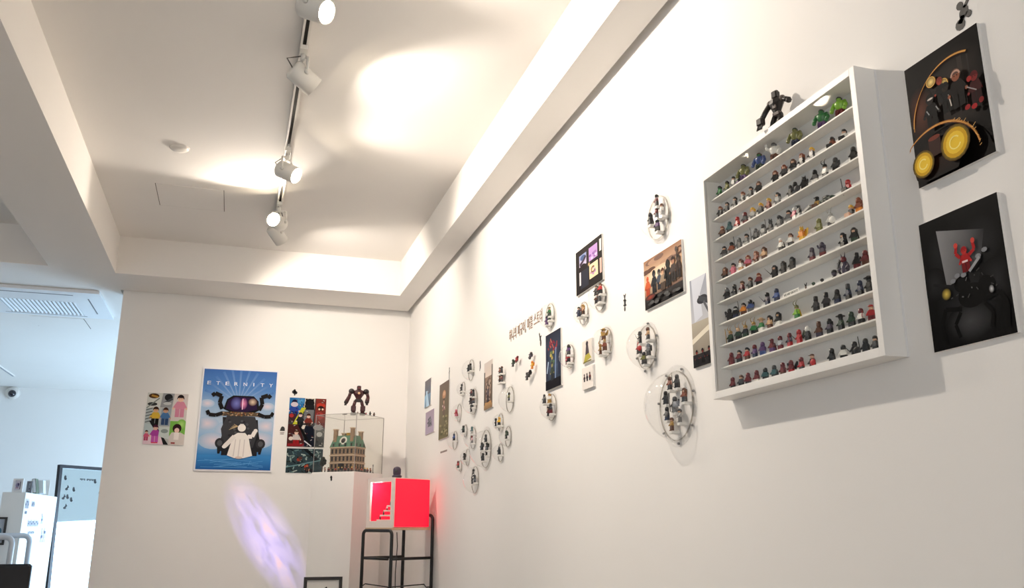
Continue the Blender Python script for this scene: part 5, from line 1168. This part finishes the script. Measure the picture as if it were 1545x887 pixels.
cb = [(-.012+.035, -.014, SZ-.03), (.03, -.016, SZ-.12), (.022, -.014, SZ-.3), (.03, -.015, SZ-.6), (.03, -.014, .01)]
MB().tube(cb, .0035, 6).build('power_cable', mat('dark_cable', (40, 38, 40), .6, noise=.05, scale=40), rk)

# framed drawing leaning on the pedestal
F0 = on_y(459, 871, 6.45); F1 = on_y(517, 871, 6.45)
fwid = F1.x-F0.x; fh = F0.z; lean = -.05
fr_ = thing('framed_drawing', 'black framed line drawing standing against the foot of the pedestal', 'picture', basis((F0.x, 6.45-.03, .002), (1, 0, 0), (0, math.sin(.06), math.cos(.06)), (0, -math.cos(.06), math.sin(.06))))
fm = mat('black_wood_frame', (24, 22, 22), .4, noise=.05, scale=30); ft = .022
for (x0, x1, y0, y1) in ((0, fwid, fh-ft, fh), (0, fwid, 0, ft), (0, ft, ft, fh-ft), (fwid-ft, fwid, ft, fh-ft)): MB().box(x0, x1, y0, y1, 0, .02).build('frame_bar', fm, fr_)
a = Art(fwid-2*ft, fh-2*ft)
a.rect(0, 0, 1, 1, (222, 220, 216)); a.rect(.05, .07, .95, .95, (200, 198, 196))
a.poly([(.36, .3), (.4, .14), (.5, .07), (.62, .05), (.68, .08), (.6, .12), (.66, .22), (.62, .32)], (36, 36, 38))
for k in range(7): a.arc(.52, .2, .13-.014*k, .13-.012*k, 180, 330, .012, (206, 206, 204) if k % 2 else (60, 60, 62), 10)
for k in range(5): a.line([(.08, .09+.015*k), (.34, .10+.016*k)], .008, (90, 90, 92)); a.line([(.7, .09+.015*k), (.93, .10+.014*k)], .008, (90, 90, 92))
a.rect(.2, .34, .8, .6, (120, 120, 120)); a.rect(.2, .66, .8, .9, (150, 150, 150))
a.build('drawing', fr_, T(ft, fh-ft, .006))

# dark articulated figure on top of the display case
ap = on_x(1170, 197, 1.362)
DK = mat('black_brown_figure_plastic', (30, 24, 22), .35, noise=.1, scale=90); DK2 = mat('grey_brown_joint_plastic', (96, 84, 78), .4, noise=.1, scale=90)
af = thing('articulated_figure', 'dark jointed toy figure with a big claw hand on top of the display case', 'toy figure', T(1.3640, ap.y-.012, KZ1+.0005) @ FACE_ROOM @ RZ(.25))
for s in (-1, 1):
    MB().tube([(s*.012, -.010, .003), (s*.013, -.004, .022), (s*.009, .002, .040)], .0085, 7).build('leg', DK, af); MB().bbox(s*.013-.006, s*.013+.006, -.020, .004, 0, .006, .001).build('foot', DK, af)
MB().bbox(-.013, .013, -.008, .008, .036, .050, .003).build('hip', DK2, af)
MB().lathe([(.012, .044), (.016, .056), (.025, .074), (.022, .087), (.009, .091)], 8, Matrix.Diagonal((1, .62, 1, 1)), False).build('torso', DK, af)
MB().bbox(-.007, .007, -.0125, -.008, .056, .078, .002).build('chest_plate', DK2, af)
MB().bbox(-.0095, .0095, -.011, .008, .089, .112, .003).build('head', DK, af); MB().bbox(-.006, .006, -.004, .006, .108, .116, .002).build('crest', DK, af)
for s in (-1, 1): MB().ball((s*.021, 0, .082), .0105, 8).build('shoulder', DK2, af)
MB().tube([(.021, 0, .082), (.034, -.002, .074), (.046, -.006, .066)], .0078, 7).build('arm', DK, af); MB().ball((.048, -.007, .064), .009, 7).build('hand', DK, af)
MB().tube([(-.021, 0, .082), (-.030, -.012, .058), (-.036, -.022, .036)], .0078, 7).build('arm', DK, af)
cl = MB().bbox(-.049, -.026, -.036, -.018, .014, .038, .004).build('claw', DK, af)
for k in range(4): MB().cyl((-.043+.004*k, -.028, .022), (-.047+.0055*k, -.034, .001), .0036, .0018, 6).build('finger', DK, cl)

# ================================================================== coloured light pattern thrown on the back wall
pl = bpy.data.lights.new('pattern_projector', 'SPOT'); pl.energy = 170; pl.spot_size = math.radians(40); pl.spot_blend = .8; pl.shadow_soft_size = .004
pl.use_nodes = True; nt = pl.node_tree; em = nt.nodes['Emission']
po = bpy.data.objects.new('pattern_projector', pl); COL.objects.link(po)
pt = on_y(402, 812, BACKY); po.location = (pt.x-.9, BACKY-2.2, .35)
po.rotation_euler = (pt-po.location).to_track_quat('-Z', 'Y').to_euler()
tc = nt.nodes.new('ShaderNodeTexCoord'); sx = nt.nodes.new('ShaderNodeSeparateXYZ'); nt.links.new(tc.outputs['Normal'], sx.inputs[0])
def mth(op, a, b_):
    n = nt.nodes.new('ShaderNodeMath'); n.operation = op
    for i, q in enumerate((a, b_)):
        if q is None: continue
        if hasattr(q, 'links'): nt.links.new(q, n.inputs[i])
        else: n.inputs[i].default_value = q
    return n.outputs[0]
u_ = mth('DIVIDE', sx.outputs[0], sx.outputs[2]); v_ = mth('DIVIDE', sx.outputs[1], sx.outputs[2])
cmb = nt.nodes.new('ShaderNodeCombineXYZ'); nt.links.new(u_, cmb.inputs[0]); nt.links.new(v_, cmb.inputs[1])
mp = nt.nodes.new('ShaderNodeMapping'); mp.inputs['Rotation'].default_value = (0, 0, math.radians(58)); nt.links.new(cmb.outputs[0], mp.inputs[0])
sep = nt.nodes.new('ShaderNodeSeparateXYZ'); nt.links.new(mp.outputs[0], sep.inputs[0])
e1 = mth('POWER', mth('DIVIDE', sep.outputs[0], .23), 2.0); e2 = mth('POWER', mth('DIVIDE', sep.outputs[1], .075), 2.0)
mask = mth('MAXIMUM', mth('SUBTRACT', 1.0, mth('ADD', e1, e2)), 0.0)
mp2 = nt.nodes.new('ShaderNodeMapping'); mp2.inputs['Scale'].default_value = (9, 42, 1); nt.links.new(mp.outputs[0], mp2.inputs[0])
nz = nt.nodes.new('ShaderNodeTexNoise'); nz.inputs['Scale'].default_value = 1.0; nz.inputs['Detail'].default_value = 2; nz.inputs['Distortion'].default_value = .6; nt.links.new(mp2.outputs[0], nz.inputs['Vector'])
rp_ = nt.nodes.new('ShaderNodeValToRGB'); cr = rp_.color_ramp
cr.elements[0].position = .30; cr.elements[0].color = (.03, .02, .12, 1); cr.elements[1].position = .72; cr.elements[1].color = (.75, .42, 1.0, 1)
e = cr.elements.new(.46); e.color = (.30, .22, 1.0, 1); e = cr.elements.new(.60); e.color = (.62, .45, 1.0, 1); e = cr.elements.new(.66); e.color = (1.0, .45, .62, 1)
nt.links.new(nz.outputs['Fac'], rp_.inputs[0]); nt.links.new(rp_.outputs[0], em.inputs[0]); nt.links.new(mask, em.inputs[1])

# ================================================================== far room: leaning mirror, lettered boxes, chairs
m0 = on_y(98, 700.5, 10.6); mA = math.radians(48)
mex = Vector((math.cos(mA), math.sin(mA), 0)); men = Vector((math.sin(mA), -math.cos(mA), 0))
mh = m0.z-.01; tl = .045; mw = .78
up = Vector((0, 0, 1))*math.cos(tl)-men*math.sin(tl); nn = men*math.cos(tl)+Vector((0, 0, 1))*math.sin(tl)
mr = thing('leaning_mirror', 'tall black framed mirror leaning in the far room, small black stickers on it', 'mirror', basis((m0.x, m0.y, .01), mex, up, nn))
mh = mh/math.cos(tl); MF = mat('black_mirror_frame', (32, 28, 34), .4, noise=.06, scale=30); ft = .035
for (x0, x1, y0, y1) in ((0, mw, mh-ft, mh), (0, mw, 0, ft), (0, ft, ft, mh-ft), (mw-ft, mw, ft, mh-ft)): MB().box(x0, x1, y0, y1, -.03, .012).build('frame_bar', MF, mr)
MB().box(ft, mw-ft, ft, mh-ft, -.01, .004).build('glass', mat('mirror_silver', (226, 240, 246), .02, 1.0), mr)
for (x, y, k) in ((.05, .10, 1), (.09, .21, 2), (.17, .22, 1), (.06, .31, 2), (.10, .30, 1), (.15, .33, 1), (.09, .41, 2), (.56, .20, 1), (.52, .25, 1), (.56, .31, 2), (.44, .12, 1)):
    b = MB()
    for q in ([blob(0, 0, .014, .024), blob(.006, -.014, .016, .014)] if k == 1 else [seg(-.02, -.014, .016, .014, .016), blob(-.010, -.014, .018, .012), seg(0, 0, .004, .03, .010)]): b.prism(q, 0, .001)
    b.build('figure_sticker', BLACKV, mr, T(ft+x, mh-ft-y, .0045))
b = MB()
for k in range(12):
    x = ft+.24+k*.018
    if k != 4: b.box(x, x+.013, mh-ft-.115-.006*(k % 2), mh-ft-.10, .0042, .0052)
tag(b.build('sticker_caption', BLACKV, mr), kind='stuff')

INK = mat('blue_grey_print_ink', (96, 104, 136), .6, noise=.08, scale=30)
def ink_rows(parent, rows, M, name='printed_marks'):
    b = MB()
    for (x, y, w_, h_, n) in rows:
        for k in range(n):
            cw = w_/n; b.box(x+k*cw+cw*.08, x+k*cw+cw*.30, y, y+h_, 0, .001); b.box(x+k*cw+cw*.08, x+k*cw+cw*.8, y+h_*(.3+.3*(k % 2)), y+h_*(.5+.3*(k % 2)), 0, .001); b.box(x+k*cw+cw*.6, x+k*cw+cw*.75, y, y+h_*.8, 0, .001)
    return tag(b.build(name, INK, parent, M), kind='stuff')
q0 = on_y(39.5, 742.5, 9.0); q1 = on_y(4, 741, 9.0)
bx1 = thing('lettered_box', 'tall white box with printed marks, carrying small frames and books', 'box', T(q1.x, 9.0, 0))
MB().bbox(0, q0.x-q1.x, 0, .83, 0, q0.z, .003).build('body', WHITE_BOARD, bx1)
W1 = q0.x-q1.x
Mf = basis((W1+.0005, 0, 0), (0, 1, 0), (0, 0, 1), (1, 0, 0))
ink_rows(bx1, [(.03, q0.z-.14, .16, .085, 3), (.05, q0.z-.19, .1, .03, 3), (.30, q0.z-.12, .14, .05, 3), (.24, q0.z-.30, .5, .06, 7), (.3, q0.z-.37, .3, .03, 5)], Mf)
q3 = on_y(66.5, 746.5, 9.87); y2 = y_at(86.5, q3.x, q3.z); q2 = q3
bx2 = thing('lettered_box', 'white box with bold printed marks between the taller box and the mirror', 'box', T(q3.x-.24, 9.87, 0))
MB().bbox(0, .24, 0, y2-9.87, 0, q3.z, .003).build('body', WHITE_BOARD, bx2)
ink_rows(bx2, [(.02, q3.z-.28, .10, .10, 1), (.10, q3.z-.46, .26, .14, 2)], basis((.2405, 0, 0), (0, 1, 0), (0, 0, 1), (1, 0, 0)))
# things on the tall box
def photo_frame(label, px0, px1, py0, Y, lean, col, art):
    a0 = on_y(px0, py0, Y); a1 = on_y(px1, py0, Y); w_ = a1.x-a0.x; h_ = a0.z-q0.z
    r_ = thing('photo_frame', label, 'photo frame', basis((a0.x, Y, q0.z+.0005), (1, 0, 0), (0, math.sin(lean), math.cos(lean)), (0, -math.cos(lean), math.sin(lean))))
    t = .018
    for (x0, x1, y0, y1) in ((0, w_, h_-t, h_), (0, w_, 0, t), (0, t, t, h_-t), (w_-t, w_, t, h_-t)): MB().box(x0, x1, y0, y1, 0, .016).build('frame_bar', mat('pale_frame_'+col, dict(white=(226, 222, 220), grey=(120, 122, 128))[col], .5, noise=.03, scale=30), r_)
    a = Art(w_-2*t, h_-2*t); art(a); a.build('photo', r_, T(t, h_-t, .004))
    return r_
def art_snap(a):
    a.rect(0, 0, 1, 1, (214, 206, 214)); a.ell(.4, .5, .3, .28, (150, 140, 166)); a.ell(.55, .4, .16, .16, (90, 84, 110)); a.rect(.78, .1, .95, .9, (120, 112, 122)); a.rect(.1, .72, .6, .82, (190, 150, 160))
photo_frame('small white photo frame standing on the tall lettered box', 21, 36.5, 722, 9.03, .08, 'white', art_snap)
def art_snap2(a): a.rect(0, 0, 1, 1, (206, 212, 222)); a.ell(.5, .7, .35, .16, (84, 88, 110)); a.ell(.4, .35, .2, .12, (160, 160, 176))
photo_frame('small grey photo frame behind the white one on the tall lettered box', 41.5, 50, 726, 9.3, .1, 'grey', art_snap2)
def book(label, px, Y, w_, t_, h_, lean, col, name='book'):
    p_ = on_y(px, 742, Y)
    r_ = thing(name, label, 'book', basis((p_.x, Y, q0.z+.0005), (math.cos(lean), 0, -math.sin(lean)), (0, 1, 0), (math.sin(lean), 0, math.cos(lean))))
    MB().box(0, t_, 0, w_, 0, h_).build('cover', mat('book_cover_'+name+str(int(px)), col, .5, noise=.05, scale=20), r_)
    MB().box(.004, t_-.004, -.001, 0, .006, h_-.004).build('spine_label', mat('book_pages_white', (232, 234, 236), .6, noise=.03, scale=30), r_)
    return r_
book('dark green leaning book on the tall lettered box', 50, 9.35, .12, .03, .135, -.18, (74, 88, 66))
book('white leaning book on the tall lettered box', 58, 9.5, .12, .045, .125, -.14, (206, 214, 224))
cp0 = on_y(67, 747, 10.1)
ct = MB().box(-.19, -.01, 0, .008, 0, .155, T(q3.x, 10.15, q2.z+.0005)).build('white_card', mat('white_card', (238, 236, 232))); tag(ct, 'plain white card standing at the top of the bold-marked box', 'card')
# black framed picture hung on the tall box
hp = on_y(11.5, 780, 8.985); hp2 = on_y(-18, 780, 8.985)
r_ = thing('small_framed_picture', 'black framed picture hung on the shaded front of the tall lettered box', 'picture', basis((hp2.x, 8.998, hp.z-.24), (1, 0, 0), (0, 0, 1), (0, -1, 0)))
W_ = hp.x-hp2.x
for (x0, x1, y0, y1) in ((0, W_, .222, .24), (0, W_, 0, .018), (0, .018, .018, .222), (W_-.018, W_, .018, .222)): MB().box(x0, x1, y0, y1, 0, .014).build('frame_bar', fm, r_)
a = Art(W_-.036, .204); a.rect(0, 0, 1, 1, (176, 184, 194)); a.ell(.7, .5, .16, .14, (70, 110, 130)); a.rect(.3, .6, 1, .9, (130, 130, 140)); a.build('picture_sheet', r_, T(.018, .222, .004))

CHF = mat('grey_white_chair_shell', (206, 212, 220), .35, noise=.02, scale=20); CHS = mat('black_chair_seat', (30, 30, 34), .6, noise=.08, scale=30)
def chair(label, x, y, top, rz, wid=.42):
    """chair with a rounded open back frame, seat and four legs; seen mostly by its back frame"""
    r_ = thing('chair', label, 'chair', T(x, y, 0) @ RZ(rz), 'chairs in the far room')
    sz = .46; h = wid/2; pts = [(-h, .19, sz), (-h, .21, top-.05)]
    pts += [(-h+.05-.05*math.cos(t), .21, top-.05+.05*math.sin(t)) for t in (math.pi/6, math.pi/3)]+[(-h+.05, .21, top), (h-.05, .21, top)]
    pts += [(h-.05+.05*math.sin(t), .21, top-.05+.05*math.cos(t)) for t in (math.pi/6, math.pi/3)]+[(h, .21, top-.05), (h, .19, sz)]
    MB().tube(pts, .022, 8).build('back_frame', CHF, r_)
    MB().bbox(-h, h, -.22, .2, sz-.035, sz+.02, .012).build('seat', CHS, r_)
    MB().bbox(-h+.02, h-.02, .195, .222, sz+.14, sz+.30, .008).build('backrest', CHS, r_)
    for sx_, sy_ in ((-1, -1), (1, -1), (-1, 1), (1, 1)): MB().tube([(sx_*(h-.02), sy_*.19, sz-.02), (sx_*(h+.005), sy_*.22, 0)], .016, 8).build('leg', CHF, r_)
    return r_
c0 = on_y(31, 808, 8.55)
chair('pale framed chair beside the tall lettered box', c0.x, 8.34, c0.z, .35, .30)
c1 = on_y(-9, 810, 8.0)
chair('pale framed chair at the left edge, behind the black chair back', c1.x-.02, 7.75, c1.z, .05, .34)
c2 = on_y(16, 851, 7.3)
r_ = thing('upholstered_chair', 'black upholstered chair back at the lower left corner', 'chair', T(c2.x-.06, 7.3, 0), 'chairs in the far room')
MB().bbox(-.22, .20, -.03, .03, .50, c2.z, .014).build('backrest', CHS, r_)
MB().bbox(-.22, .20, -.48, .02, .40, .49, .02).build('seat', CHS, r_)
for sx_, sy_ in ((-.19, -.44), (.17, -.44), (-.19, -.01), (.17, -.01)): MB().tube([(sx_, sy_, .41), (sx_, sy_, 0)], .016, 8).build('leg', BLACK_MET, r_)
